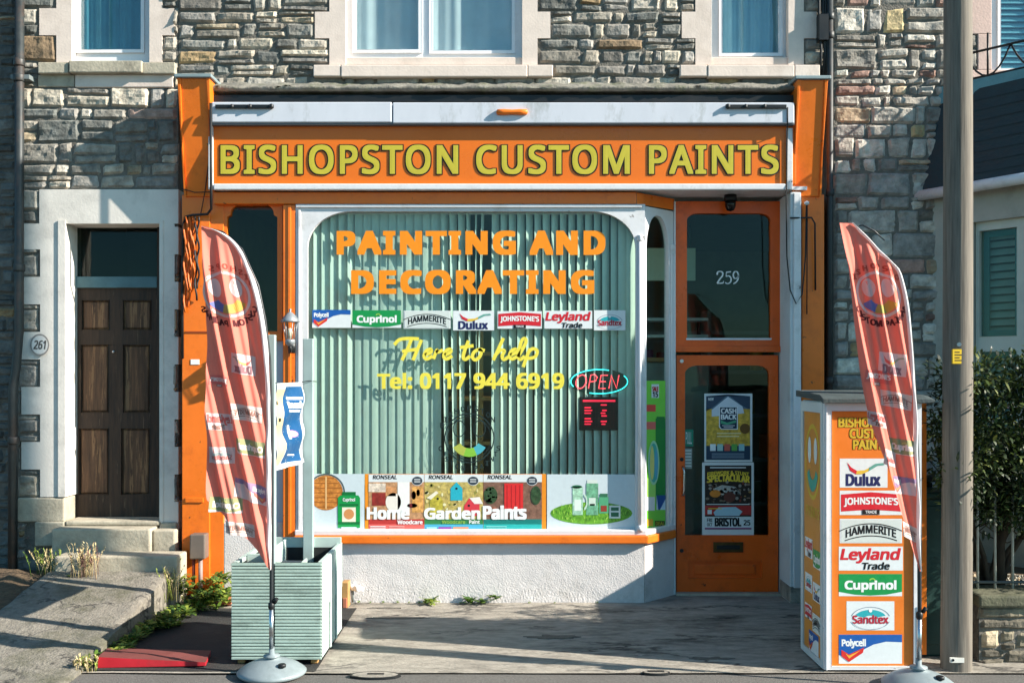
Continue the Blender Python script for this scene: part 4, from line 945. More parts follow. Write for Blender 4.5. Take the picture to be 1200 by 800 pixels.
    a.rect(514, 529, 617, 621.5, ink('#8a3f9c')).rect(531, 549, 617, 621.5, ink('#d98a6a')).rect(500, 512, 617, 621.5, ink('#8fc6dc'))
poster('window_poster', 427.6, 640, 555, 624.5, YG-.002, p2, 'orange edged poster strip lettered Home Garden Paints with nest boxes and red door', base=ink('#e48a1e'))
def p3(a):
    rg = random.Random(9); a.up().ell(693, 601, 48, 13, photo('#5f9a2a')).up()
    for k in range(130):
        t = rg.uniform(0, 6.28); r_ = math.sqrt(rg.random()); a.stroke([(693+46*r_*math.cos(t), 602+11.5*r_*math.sin(t)), (693+46*r_*math.cos(t)+rg.uniform(-1, 1), 599+11.5*r_*math.sin(t))], .9, ink(rg.choice(['#7fb83a', '#3f7a20', '#9ac84e'])))
    a.up(); g1, g2 = ink('#4f9f74'), ink('#2f6a4c')
    a.rect(671, 683, 570, 603, photo('#9fc9ae')).rect(687, 701, 566, 603, photo('#6aa583')).rect(702, 713, 582, 601, g1).rect(714, 727, 592, 607, ink('#dde3dc')).ell(676, 570, 6, 2, g2).rect(688, 700, 562, 566, ink('#cfd8d0'))
    a.up().ring(684, 588, 3, 4.4, ink('#bfd8c6'), -80, 80, ky=2.2).rect(673, 681, 585, 598, ink('#d9e6dc')).rect(690, 698, 583, 592, ink('#c9d9cc')).rect(691, 697, 590, 592, ink('#b04a3a')).rect(704, 711, 592, 599, ink('#8f3a2a')).rect(703, 712, 578, 582, g2).rect(716, 725, 594, 598, g2).rect(716, 725, 600, 605, g2)
poster('window_poster', 641, 745, 555.5, 624.5, YG-.002, p3, 'white window poster of green glass bottles on a grass oval', base=PB)
# green poster standing in the canted light
def fcant(px, py, l):
    t = (px-753)/(779-753); x = .03+t*(cl-.12); p = CA+ce*x-cn*(.024-l); return Vector((p.x, p.y, Z(py, p.y)))
a = Art(fcant)
for q in ((754, 779, 446, 626),): a.rect(*q, ink('#7ccf48'))
a.up().rect(767, 779, 490, 590, ink('#23843a')).rect(754, 767, 560, 590, ink('#a4e06c')).up()
a.rect(762, 771, 450, 466, CARD).rect(754, 767, 474, 482, ink('#d84a40')).rect(754, 767, 494, 503, ink('#d86a60')).rect(768, 778, 488, 502, ink('#1d7a3a')).rect(754, 766, 582, 598, CARD).rect(768, 779, 580, 597, ink('#c9dbe6')).rect(755, 764, 608, 616, ink('#d8a93a')).rect(766, 778, 610, 616, BLK).up()
a.ell(764.5, 542, 7, 26, ink('#a9d8b0')).up().ell(764.5, 542, 5.4, 23, ink('#4fb0a0')).up().ell(762.5, 542, 2.6, 20, ink('#d9d27a')).ell(767.5, 544, 2, 18, ink('#5aa6c0')).txt('SALE', 763, 770, 453, 458, RED, bold=.04).txt('15', 763.5, 769.5, 459, 465, BLK, bold=.04).poly([(768, 580), (779, 580), (779, 584), (772, 597), (770, 597)], ink('#1f4f8f')).txt('DEAL', 767, 777.5, 611, 615, YEL, bold=.03)
tag(a.build('window_poster'), 'tall green poster with coloured lens shape standing in the narrow canted side window', 'poster')

# ---- posters on the shop door (stuck behind the glass)
YP1 = YD2+.019
def q1(a):
    a.up().rect(827.5, 879, 464, 538.5, ink('#4d6a7d')).up().rect(827.5, 879, 479, 525, photo('#c9a23a')).poly([(827.5, 464), (879, 464), (879, 480), (868, 474), (853, 462), (838, 475), (827.5, 482)], ink('#2c3f55')).up()
    a.poly([(834, 480), (853, 464.5), (870, 476), (872, 484), (834, 488)], ink('#c9cfd6')).ell(873, 502, 6, 6, ink('#6b4a1c')).rect(827.5, 879, 522, 538.5, ink('#20384f')).up()
    a.poly([(842.5, 476), (864.5, 476), (864.5, 503), (845, 503), (842.5, 500)], ink('#e0e4e6')).up().poly([(843.6, 477), (863.4, 477), (863.4, 502), (845.4, 502), (843.6, 499.6)], ink('#10293f')).up()
    a.txt('CASH', 845, 862.5, 478.5, 484, WHT, bold=.05).txt('BACK', 845, 862.5, 485.5, 491, WHT, bold=.05).poly([(844.5, 492), (852, 495), (862.5, 492), (862.5, 495), (852, 497.5), (844.5, 496)], ink('#4fa27c')).rect(846, 861, 498, 498.8, CARD).rect(848, 859, 500, 500.8, CARD)
    for k, c in enumerate(('#dfe6e6', '#9fc6c0', '#c05a4a', '#5aa04a', '#8fc0c6')): a.rect(832+k*8.4, 838.6+k*8.4, 520, 528, ink(c))
    for k in range(3): a.rect(834, 872, 531+k*2.2, 531.7+k*2.2, ink('#8fa6b4'))
    a.rect(840, 868, 507, 508, ink('#e8dcae')).rect(840, 866, 510.5, 511.5, ink('#e8dcae')).txt('NEW', 830, 836, 466, 469, WHT, bold=.02)
poster('cash_back_poster', 825.4, 881.6, 461, 541, YP1, q1, 'yellow and blue cash back poster, upper of two behind the door glass', base=ink('#cfd6d6'))
def q2(a):
    rg = random.Random(12); a.up().rect(826, 880.5, 545, 620, photo('#241a14')).up()
    for k in range(70): a.ell(rg.uniform(828, 879), rg.uniform(563, 590), rg.uniform(.8, 2.6), rg.uniform(.7, 2), ink(rg.choice(['#5a4a3e', '#7a6a5a', '#8f857c', '#3a2a22', '#9a7a4a', '#6a2c22'])), 9)
    a.poly([(832, 574), (846, 568), (862, 570), (868, 578), (846, 580)], ink('#a8a49c')).up().ell(855, 582, 7, 6, ink('#5c2f26')).rect(826, 880.5, 592, 603, ink('#a62b2a')).ell(838, 578, 6.5, 4.4, ink('#c97a2a')).up()
    a.poly([(836, 600), (842, 594), (862, 593.5), (870, 599), (866, 604), (838, 604)], ink('#9fc0cc')).rect(826, 880.5, 605, 619.5, ink('#cfd8d8')).up()
    a.txt('BRISTOL', 838, 868, 606.5, 616, BLK, bold=.05).txt('25', 871.5, 879, 609, 615, BLK, bold=.04).txt('FRI', 828.5, 834.5, 607, 611, BLK, bold=.03).txt('OCT', 828.5, 834.5, 612.5, 616, BLK, bold=.03)
    yl = ink('#e2c23a')
    a.txt('FIREWORK & STUNT', 829, 877.5, 552.5, 556.5, yl, bold=.04, warp=lambda p, q: (p, q+1.8*((p-853)/24)**2-1)).txt('SPECTACULAR', 829, 878, 556.5, 564, yl, bold=.055, warp=lambda p, q: (p, q+1.6*((p-853)/24)**2-.6))
    a.rect(832, 874, 547, 548.2, CARD).rect(828, 878, 590, 591, CARD).rect(826, 880.5, 617.8, 619.6, ink('#8a4a78')).rect(830, 846, 595, 596, yl).rect(829, 834, 597, 602, CARD)
poster('stunt_show_poster', 822.8, 883.4, 541.6, 626.6, YP1, q2, 'dark firework and stunt spectacular poster reading Bristol, lower on the door glass', base=ink('#cfd4d4'))
a = Art(flat(YD2+.017)); a.rect(801.5, 812.5, 503, 523, ink('#0f7a62')).up().txt('PULL', 803.6, 810.6, 506, 520, WHT, bold=.0); a.rect(802, 811, 525, 549, ink('#7d8a86')).up()
for k in range(6): a.rect(803, 810, 527+k*3.6, 528.4+k*3.6, ink('#c9d0cc'))
a.build('door_sticker', sdoor)

# ---- vertical blind
SLAT = mat('pale_green_blind_fabric', '#dde6df', rough=.8, var=.05, sc_=12, trans=.35)
bl = thing('vertical_blind', (X(555, .13), .13, Z(555, .13)), 'pale green vertical slat blind hanging behind the display window, gaping in the middle', 'blind')
mb = MB(); mb.box(X(361, .13), X(747, .13), .08, .12, Z(252, .13), Z(244, .13), WPAINT); mb.build('headrail', bl, bevel=.004)
mb = MB(); rg = random.Random(2); x = 363.0
def slat(xc, th, w, zt, zb, lean=0, twist=0):
    n = 8; vs = []; nx = 4
    for j in range(n+1):
        t = j/n
        for i in range(nx+1):
            u = i/nx-.5; a_ = th+twist*t; b_ = .006*math.cos(u*math.pi)
            vs.append((xc+lean*t+u*w*math.cos(a_)+b_*math.sin(a_), .102+u*w*math.sin(a_)-b_*math.cos(a_), zt+(zb-zt)*t))
    mb.add(vs, [(j*(nx+1)+i, (j+1)*(nx+1)+i, (j+1)*(nx+1)+i+1, j*(nx+1)+i+1) for j in range(n) for i in range(nx)], SLAT, smooth=True)
while x < 746:
    xc = X(x, .125); zt, zb = Z(250, .125), Z(600+rg.uniform(-2, 2), .125)
    if 546 < x < 578: x += 9.9; continue
    th = R(rg.uniform(11, 18)) if 415 < x < 520 else (R(rg.uniform(30, 48)) if x < 416 else R(rg.uniform(40, 48)))
    if x > 722: th = R(rg.uniform(15, 25))
    lean = 0; tw = R(rg.uniform(-4, 4))
    if 520 < x < 548: lean = rg.uniform(-.01, .02); tw = R(rg.uniform(20, 50))
    if 572 < x < 590: tw = R(-12)
    slat(xc, th, .082, zt, zb, lean, tw); x += 9.9
for x_, ln, th in ((549, .03, 68), (558, .0, 80), (566, -.07, 74)): slat(X(x_, .125), R(th), .08, Z(250, .125), Z(597, .125), ln, R(25))
mb.build('slats', bl)
# things glimpsed inside
PINE = mat('pale_shelf_pine', '#a8814f', rough=.6, var=.15, sc_=10, stretch=(1, 1, 6))
t_ = thing('shelf_rack', (-.3, .35, 0), 'wooden rack seen through the gap in the window blind', 'rack')
for xx in (-.50, -.29, -.17): mb = MB(); mb.box(xx, xx+.05, .30, .35, .0, 2.2, PINE); mb.build('upright', t_, bevel=.003)
for zz in (.8, 1.25, 1.62, 2.0): mb = MB(); mb.box(-.54, -.08, .29, .60, zz, zz+.03, PINE); mb.build('shelf', t_, bevel=.003)
t2 = thing('shop_shelving', (1.9, 2.3, 0), 'dark shelving with stock at the back of the shop behind the door', 'shelving')
for zz in (.5, .95, 1.4, 1.85, 2.25): mb = MB(); mb.box(.9, 3.3, 2.2, 2.6, zz, zz+.035, mat('grey_shelf_board', '#8b9290', rough=.5)); mb.build('shelf', t2)
for xx in (.9, 2.0, 3.26): mb = MB(); mb.box(xx, xx+.04, 2.2, 2.6, 0, 2.5, mat('grey_shelf_board', '#8b9290')); mb.build('upright', t2)
rg = random.Random(31); TINC = ['#7a2f2a', '#2f4f7a', '#c9c4b4', '#2f6a4a', '#b98a3a', '#5a5a5e', '#8f4f7a', '#c05a2a']
for zz in (.535, .985, 1.435, 1.885):
    xx = 1.02
    while xx < 3.2:
        if rg.random() < .8:
            r_ = rg.uniform(.05, .085); hh = rg.uniform(.12, .26); mb = MB(); m_ = ink(rg.choice(TINC)); mb.lathe((xx+r_, 2.32, zz), [(r_*.96, 0), (r_, .008), (r_, hh-.01), (r_*.92, hh), (r_*.9, hh-.006), (.002, hh-.006)], m_, 16)
            tag(mb.build('paint_tin'), 'paint tin standing on the dim shelving behind the door', 'tin', 'tins on the dim shelving'); xx += 2*r_+.02
        xx += rg.uniform(.01, .12)
mb = MB(); mb.box(1.02, 1.66, .98, 1.0, Z(329, 1), Z(291, 1), ink('#e3ecd8')); mb.box(1.05, 1.063, .985, .99, Z(291, 1), 3.19, BLACKM); mb.box(1.6, 1.613, .985, .99, Z(291, 1), 3.19, BLACKM); tag(mb.build('hanging_board', bevel=.003), 'pale board hanging inside behind the canted window', 'board')
t3 = thing('service_counter', (1.4, 1.0, 0), 'wood topped counter inside behind the canted window', 'counter')
mb = MB(); mb.box(.95, 1.75, .8, 1.3, 0, 1.95, mat('grey_counter_front', '#8d9590', rough=.6)); mb.build('body', t3, bevel=.01)
mb = MB(); mb.box(.93, 1.77, .77, 1.33, 1.952, 1.99, PINE); mb.build('top', t3, bevel=.006)
for zz in (2.17, 2.32): mb = MB(); mb.box(.95, 1.75, .85, 1.2, zz, zz+.025, ink('#c9d0cc')); mb.build('shelf', t3)
for xx in (.96, 1.71): mb = MB(); mb.box(xx, xx+.03, 1.16, 1.2, 1.99, 2.35, BLACKM); mb.build('post', t3)

# ---- neon OPEN sign and red dot board
ns = thing('open_sign', tuple(W(702, 462, .075)), 'glowing neon sign with red word OPEN in a cyan oval', 'neon sign')
NR, NC = mat('red_neon_tube', '#ff4a55', var=0, emit=1.3), mat('cyan_neon_tube', '#3fe0e0', var=0, emit=.9)
mb = MB(); c = W(702, 447, .085); n = 40; 
vs = [(c.x+.243*math.cos(i/n*6.2832), .082, c.z+.105*math.sin(i/n*6.2832)-.10*0) for i in range(n)]+[(c.x+.243*math.cos(i/n*6.2832), .090, c.z+.105*math.sin(i/n*6.2832)) for i in range(n)]
mb.add(vs, [tuple(range(n)), tuple(reversed(range(n, 2*n)))]+[((i+1) % n, i, n+i, n+(i+1) % n) for i in range(n)], mat('dark_acrylic', '#10282c', rough=.3, var=0)); mb.build('backing', ns)
def arc(a0, a1, rx, rz, sh=0): return [(c.x+rx*math.cos(R(a0+(a1-a0)*i/24)), .07, c.z+rz*math.sin(R(a0+(a1-a0)*i/24))) for i in range(25)]
mb = MB(); mb.tube(arc(70, 205, .232, .098), .0045, NC, 8); mb.build('tube', ns)
mb = MB(); mb.tube(arc(-110, 30, .232, .098), .0045, NC, 8); mb.build('tube', ns)
def NP(pts): return [tuple(W(p[0]+(447-p[1])*.18, p[1], .068)) for p in pts]
mb = MB(); mb.tube(NP([(681+6*math.cos(i/16*6.2832), 447+8*math.sin(i/16*6.2832)) for i in range(17)]), .0038, NR, 8)
for st_ in ([(691, 455), (691, 439), (696, 439), (699, 442), (698, 446), (691, 447.5)], [(711, 439.5), (703, 439.5), (703, 455), (711, 455)], [(703, 447), (710, 447)], [(715, 455), (715, 439.5), (724, 455), (724, 439.5)]): mb.tube(NP(st_), .0038, NR, 8)
mb.build('lettering', ns)
for xx in (-.1, .1): mb = MB(); mb.tube([(c.x+xx, .086, c.z+.1), (c.x+xx*.9, .095, Z(252, .1))], .0015, BLACKM, 5); mb.build('hanging_cord', ns)
ld = thing('dot_matrix_board', tuple(W(702, 503, .08)), 'small black board with red lit dots under the neon open sign', 'display board')
mb = MB(); mb.pb(679, 724, 465, 504, .07, .10, BLACKM); mb.build('casing', ld, bevel=.006)
LR, LD = mat('red_lit_dots', '#e0203a', var=0, emit=.9), mat('dim_red_dots', '#5a1018', var=0)
a = Art(flat(.069)); a.rect(682, 721.5, 468, 501, ink('#240a0e')).up().rect(683, 721, 468.5, 470.5, LR)
for k, (x0, x1) in enumerate(((685, 694), (704, 711))):
    for j in range(8): a.rect(x0+(k*(j % 3)*.8), x1-(j % 2)*1.5, 473.5+j*3.2, 475+j*3.2, LR if (j*3+k) % 4 else LD)
for i in range(11):
    for j in range(9): a.rect(683.5+i*3.5, 684.3+i*3.5, 472.3+j*3.3, 473.1+j*3.3, LD)
a.build('dots', ld)
mb = MB(); mb.tube([tuple(W(690, 465, .09)), tuple(W(690, 458, .095))], .002, BLACKM, 5); mb.tube([tuple(W(714, 465, .09)), tuple(W(714, 458, .095))], .002, BLACKM, 5); mb.build('hanging_cord', ld)
# ================================================================== path, steps, soil
b = MB(); vs = []; nx, ny = 30, 60
def path_z(y): t = min(1, max(0, (y+2.10)/(2.10-.30))); return .006+.305*t
x0_, x1_ = -3.62, -2.66
for j in range(ny+1):
    for i in range(nx+1):
        x = x0_+(x1_-x0_)*i/nx; y = -2.2+(2.2-.305)*j/ny
        e = fbm((x*6, y*6, 1))*.006
        if i in (0, nx): x += noise.noise(Vector((y*5, i, 2)))*.014
        vs.append((x, y, path_z(y)+e-(.012 if i in (0, nx) else 0)))
b.add(vs, [(j*(nx+1)+i, j*(nx+1)+i+1, (j+1)*(nx+1)+i+1, (j+1)*(nx+1)+i) for j in range(ny) for i in range(nx)], PATH, smooth=True)
for i_, sgn in ((nx, 1), (0, -1)):
    L_ = [vs[j*(nx+1)+i_] for j in range(ny+1)]; q = []
    for p in L_: q += [p, (p[0], p[1], -.05)]
    b.add(q, [((2*k, 2*k+1, 2*k+3, 2*k+2) if sgn > 0 else (2*k, 2*k+2, 2*k+3, 2*k+1)) for k in range(ny)], PATH)
structure(b, 'path')
b = MB(); vs = []; nx, ny = 40, 50
for j in range(ny+1):
    for i in range(nx+1):
        x = -6.4+(6.4-3.63)*i/nx; y = -2.3+(2.3+.1)*j/ny
        vs.append((x, y, path_z(y)*.85-.012+fbm((x*3, y*3, 5))*.05))
b.add(vs, [(j*(nx+1)+i, j*(nx+1)+i+1, (j+1)*(nx+1)+i+1, (j+1)*(nx+1)+i) for j in range(ny) for i in range(nx)], SOIL, smooth=True); structure(b, 'soil_bed')

# ---- plants
LEAFS = [mat('weed_leaf_green', '#5f7a2c', rough=.6, var=.3, sc_=20, trans=.25), mat('weed_leaf_yellow_green', '#8c9a3f', rough=.6, var=.3, sc_=20, trans=.25), mat('weed_leaf_dark', '#3c5a26', rough=.6, var=.3, sc_=20, trans=.2)]
STRAW = mat('dry_straw_stalk', '#b9a77c', rough=.8, var=.2, sc_=20); STRAW2 = mat('dry_purple_stalk', '#7a5a50', rough=.8, var=.25, sc_=20)
def leaf(mb, p, d, up, L, w, m):
    d = d.normalized(); s_ = d.cross(up); s_ = s_.normalized() if s_.length > .01 else Vector((1, 0, 0)); n_ = s_.cross(d)
    q = [p, p+d*L*.35+s_*w*.5+n_*L*.06, p+d*L*.35-s_*w*.5+n_*L*.06, p+d*L*.72+s_*w*.38+n_*L*.03, p+d*L*.72-s_*w*.38+n_*L*.03, p+d*L-n_*L*.10]
    mb.add(q, [(0, 1, 2), (1, 3, 4, 2), (3, 5, 4)], m)
def rosette(mb, c, r, n, rg, ms, wide=.35, rise=.5):
    for _ in range(n):
        a_ = rg.uniform(0, 6.283); el = rg.uniform(.15, 1.2)*rise; d = Vector((math.cos(a_), math.sin(a_), el)); L = r*rg.uniform(.5, 1.1)
        leaf(mb, c+Vector((rg.uniform(-.3, .3)*r, rg.uniform(-.3, .3)*r, rg.uniform(0, .3)*r)), d, Vector((0, 0, 1)), L, L*wide, rg.choice(ms))
def weed(name, pts, r, n, seed, lab, cat='weed', grp=None, ms=None, wide=.35, rise=.6):
    rg = random.Random(seed); mb = MB()
    for p in pts: rosette(mb, Vector(p), r*rg.uniform(.7, 1.2), n, rg, ms or LEAFS, wide, rise)
    return tag(mb.build(name), lab, cat, grp)
def G(px, py, z=0.0):                                  # ground point under a picture point
    d = (H-z)*1200/(py-HZ); return Vector(((px-600)*d/1200, d-D, z))
rg = random.Random(77)
pts = []
for _ in range(45): t = rg.random(); pts.append((-2.63+rg.uniform(-.02, .07), -1.75+.9*t, rg.uniform(0, .03)))
for _ in range(60):
    t = rg.random(); pts.append((-2.60+rg.uniform(-.03, .16)+(.45*max(0, t-.55)), -.95+.95*t, rg.uniform(0, .05)))
for _ in range(60): pts.append((-2.64+rg.uniform(0, .40), -.15+rg.uniform(-.16, .14), rg.uniform(0, .22)))
weed('weed_patch', pts, .085, 13, 1, 'spread of leafy green weeds between the concrete path edge and the left orange pilaster')
weed('weed_patch', [(X(q, -.03), -.035-abs(rg.gauss(0, .012)), .0) for q in [270+i*4 for i in range(22)]]+[(X(q, -.03), -.03-abs(rg.gauss(0, .01)), 0) for q in (420, 434, 450, 466, 480, 492, 540, 560, 620, 650, 700)], .028, 9, 2, 'low green fringe of tiny weeds along the foot of the white wall')
weed('weed_plant', [(X(503, -.06), -.06, .0)], .105, 34, 3, 'yellow green leafy weed at the foot of the white wall, nearer the planter', grp='weeds at the foot of the white wall', ms=LEAFS[:2], wide=.5)
weed('weed_plant', [(X(566, -.06), -.06, 0), (X(578, -.06), -.05, .03), (X(550, -.05), -.05, 0)], .085, 20, 4, 'broader dark green weed at the foot of the white wall under the Home poster', grp='weeds at the foot of the white wall', ms=[LEAFS[0], LEAFS[2]], wide=.45)
weed('weed_patch', [(-3.75-.9*rg.random(), -1.35+1.15*rg.random(), .12+.1*rg.random()) for _ in range(60)], .075, 12, 5, 'mixed green weeds on the soil left of the concrete path', ms=LEAFS)
weed('weed_patch', [(X(q, -.12), -.1-.1*rg.random(), .27) for q in range(62, 190, 9)], .04, 8, 6, 'row of small weeds growing out of the joint below the lower door step', ms=[LEAFS[2], LEAFS[0]])
weed('weed_plant', [(X(78, -.42)+.05*rg.random(), -.42, .28)], .06, 14, 8, 'small weed beside the dry grass tuft at the head of the path', ms=LEAFS)
def grass_tuft(c, n, h, seed, lab, ms):
    rg = random.Random(seed); mb = MB(); c = Vector(c)
    for _ in range(n):
        a_ = rg.uniform(0, 6.283); p = c+Vector((rg.gauss(0, .05), rg.gauss(0, .03), 0)); hh = h*rg.uniform(.5, 1.1); ln = rg.uniform(.05, .45)
        q = [p, p+Vector((math.cos(a_)*ln*hh*.35, math.sin(a_)*ln*hh*.35, hh*.55)), p+Vector((math.cos(a_)*ln*hh, math.sin(a_)*ln*hh, hh))]
        m_ = rg.choice(ms); mb.tube(q, [.0022, .0018, .0012], m_, 4)
        for k in range(7):
            t = .55+.45*k/6; b_ = q[1].lerp(q[2], (t-.5)*2); leaf(mb, b_, Vector((rg.uniform(-1, 1), rg.uniform(-1, 1), 1.1)), Vector((0, 0, 1)), .028, .009, m_)
    return tag(mb.build('grass_tuft'), lab, 'grass tuft')
grass_tuft((X(102, -.40), -.42, .28), 58, .24, 3, 'dry straw coloured grass tuft in front of the lower door step', [STRAW, STRAW, STRAW2])
grass_tuft((X(200, -.38), -.40, .10), 24, .26, 4, 'pale dry stalks rising from the weeds beside the step end', [STRAW, LEAFS[1]])
grass_tuft((G(100, 785).x, -1.90, .0), 40, .07, 5, 'low yellowed grass at the front edge of the path by the red board', [STRAW, LEAFS[1]])
grass_tuft((X(55, -.3), -.25, .25), 34, .2, 6, 'green and straw grass against the plinth stone left of the steps', [STRAW, LEAFS[1], LEAFS[0]])
# white lump of rubble on the soil
def lump(name, c, s, m, seed, lab, cat):
    bm = bmesh.new(); bmesh.ops.create_icosphere(bm, subdivisions=3, radius=1); mb = MB()
    v_ = []
    for q in bm.verts:
        n_ = q.co.normalized(); k = 1+.28*noise.noise(n_*1.6+Vector((seed, 0, 0))); v_.append((c[0]+n_.x*s[0]*k, c[1]+n_.y*s[1]*k, c[2]+max(-.5, n_.z)*s[2]*k))
    mb.add(v_, [tuple(x.index for x in f_.verts) for f_ in bm.faces], m); bm.free(); return tag(mb.build(name), lab, cat)
lump('rubble_stone', (-4.12, -.52, .29), (.09, .05, .04), BUFF, 3, 'pale broken stone lying on the soil at the left edge', 'stone')
lump('rubble_stone', (X(268, -.1), -.10, .03), (.06, .05, .035), mat('terracotta', '#b06a4a', rough=.8, var=.2), 5, 'broken terracotta lump in the weeds by the left pilaster', 'stone')

# ---- red board lying by the path
REDB = mat('red_painted_board', '#b3202c', rough=.5, var=.15, sc_=6, dirt='#5a2a26', dirt_amt=.5, dirt_sc=5); REDT = mat('scuffed_maroon_board', '#6e3a36', rough=.7, var=.2, sc_=8, dirt='#3a2420', dirt_amt=.6, dirt_sc=4)
mb = MB(); A_, B_ = G(114, 784), G(241, 781.5); C_, D_ = Vector((X(247, -1.62), -1.62, 0)), Vector((X(126, -1.62), -1.62, 0))
vs = [A_+Vector((0, 0, .008)), B_+Vector((0, 0, .008)), C_+Vector((0, 0, .008)), D_+Vector((0, 0, .008)), A_+Vector((0, 0, .078)), B_+Vector((0, 0, .032)), C_+Vector((0, 0, .045)), D_+Vector((0, 0, .06))]
mb.add(vs, [(0, 1, 5, 4), (3, 2, 1, 0), (1, 2, 6, 5), (2, 3, 7, 6), (3, 0, 4, 7)], REDB); mb.add(vs, [(4, 5, 6, 7)], REDT)
tag(mb.build('red_board', bevel=.004), 'scuffed red wooden ramp board lying flat beside the concrete path', 'board')

# ---- covers and patches in the forecourt
def cover(name, px, py, rx, ry, m, lab, rot=0):
    c = G(px, py); mb = MB(); n = 40; rg = random.Random(int(px)); ou = []; inn = []
    for i in range(n):
        t = i/n*6.2832; k = 1+.05*noise.noise(Vector((math.cos(t)*2, math.sin(t)*2, px))); ou.append((c.x+rx*math.cos(t)*k, c.y+ry*math.sin(t)*k)); inn.append((c.x+rx*.90*math.cos(t)*k, c.y+ry*.88*math.sin(t)*k))
    v_ = [(p[0], p[1], .004) for p in ou]+[(p[0], p[1], .0045) for p in inn]+[(p[0], p[1], .001) for p in inn]+[(p[0], p[1], -.02) for p in ou]
    fs = []
    for i in range(n):
        j = (i+1) % n; fs += [(i, j, n+j, n+i), (n+i, n+j, 2*n+j, 2*n+i), (3*n+i, 3*n+j, j, i)]
    mb.add(v_, fs, BLACKM); mb.add([(p[0], p[1], .0035) for p in inn], [tuple(range(n))], m); mb.box(c.x-.05, c.x+.05, c.y+.0, c.y+.03, .001, .006, BLACKM)
    return tag(mb.build(name), lab, 'cover')
cover('access_cover', 440, 790.5, .155, .07, CONC, 'oval concrete filled access cover in the ground right of the planter')
cover('access_cover', 769, 787.5, .085, .035, CONC, 'small worn access cover in the ground near the middle of the forecourt')
PATCHM = mat('dark_repair_tarmac', '#645f57', rough=.9, var=.3, sc_=30, bump=.8, bsc=70, dirt='#24221f', dirt_amt=.6, dirt_sc=5)
def patch(px, py, rx, ry, seed):
    c = G(px, py); n = 36; rg = random.Random(seed); mb = MB(); P_ = []
    for i in range(n):
        t = i/n*6.2832; k = 1+.8*noise.noise(Vector((math.cos(t)*2.2+seed, math.sin(t)*2.2, seed))); P_.append((c.x+rx*k*math.cos(t), c.y+ry*k*math.sin(t)))
    mb.add([(p[0], p[1], .0022) for p in P_]+[(p[0], p[1], -.02) for p in P_], [tuple(range(n))]+[(n+i, n+(i+1) % n, (i+1) % n, i) for i in range(n)], PATCHM); return mb
for k, (q, lab) in enumerate((((466, 723.5, .21, .035, 3), 'thin dark tarmac patch in the sunlit concrete near the white wall'), ((452, 712, .13, .022, 9), 'smaller thin dark patch in the concrete close under the white wall'), ((648, 746, .17, .05, 5), 'dark damp patch in the shaded middle of the forecourt'), ((835, 771, .12, .03, 7), 'small dark patch in the shaded concrete left of the orange sign box'))):
    tag(patch(*q).build('ground_patch'), lab, 'patch', 'dark patches in the forecourt')
# ---- wooden block and white overflow pipe at the planter's back
t_ = thing('waste_pipe', (X(415, -.06), -.06, 0), 'white overflow pipe with elbow poking out of the white wall behind the planter', 'pipe')
mb = MB(); mb.tube([tuple(W(412, 688, .02)), tuple(W(412, 688, -.07)), tuple(W(412.5, 689, -.09)), tuple(W(426, 690, -.10))], .018, UPVC, 12); mb.lathe(tuple(W(419, 692.5, -.10)), [(.022, 0), (.026, .005), (.026, .04), (.022, .045)], UPVC, 12); mb.build('elbow', t_)
mb = MB(); mb.tube([tuple(W(413, 690, -.09)), tuple(W(413.5, 705, -.09))], .012, GREYP, 10); mb.build('downpipe', t_)
mb = MB(); mb.box(X(401, -.16), X(409, -.16), -.2, -.08, .0, .20, PINE); mb.box(X(402, -.16)+.004, X(408, -.16), -.22, -.201, .0, .08, mat('raw_brick', '#a0624a', rough=.9, var=.2)); tag(mb.build('wood_block', bevel=.006), 'short wooden post end standing against the white wall behind the planter', 'wood')

# ================================================================== planter with screen posts
SAGE = mat('sage_green_wood_paint', '#9bafa5', rough=.65, var=.09, sc_=7, bump=.12, bsc=40, stretch=(1, 1, 3), dirt='#5d6a60', dirt_amt=.65, dirt_sc=2.4)
SAGEL = mat('pale_sage_side_paint', '#afbfb8', rough=.6, var=.06, sc_=5, dirt='#74857a', dirt_amt=.6, dirt_sc=2.6)
PX0, PX1, PY0, PY1, PZ0, PZ1 = -1.777, -1.207, -1.80, -1.00, .032, .645
pl = thing('planter', ((PX0+PX1)/2, (PY0+PY1)/2, 0), 'sage green ribbed wooden planter box with two tall posts beside the left flag', 'planter')
mid = X(319.5, PY0)
for nm, xa, xb in (('a', PX0, mid-.012), ('b', mid+.012, PX1)):
    mb = MB(); n = 29; hh = (PZ1-PZ0)/n
    mb.box(xa, xb, PY0+.016, PY0+.032, PZ0, PZ1, mat('dark_groove_wood', '#30413d', rough=.8, var=.1))
    for k in range(n): mb.box(xa, xb, PY0, PY0+.0155, PZ0+k*hh+.0025, PZ0+(k+1)*hh-.0025, SAGE)
    mb.build('ribbed_panel', pl, bevel=.0025, seg=1)
mb = MB(); mb.box(PX1-.03, PX1, PY0+.033, PY1, .30+PZ0, PZ1, SAGEL); mb.box(PX1-.03, PX1-.003, PY0+.033, PY1, PZ0, .298+PZ0, SAGEL)
for yy in (PY0+.30, PY0+.52): mb.box(PX1, PX1+.008, yy, yy+.035, PZ0, PZ1-.004, SAGEL)
mb.build('side_panel', pl, bevel=.003)
mb = MB(); mb.box(PX0, PX0+.03, PY0+.033, PY1, PZ0, PZ1, SAGEL); mb.build('side_panel', pl, bevel=.003)
mb = MB(); mb.box(PX0+.031, PX1-.031, PY1-.03, PY1, PZ0, PZ1-.01, SAGEL); mb.box(X(325, PY1), X(401, PY1)-.0, PY1-.045, PY1-.031, Z(641, PY1), Z(628, PY1), SAGEL); mb.build('back_panel', pl, bevel=.003)
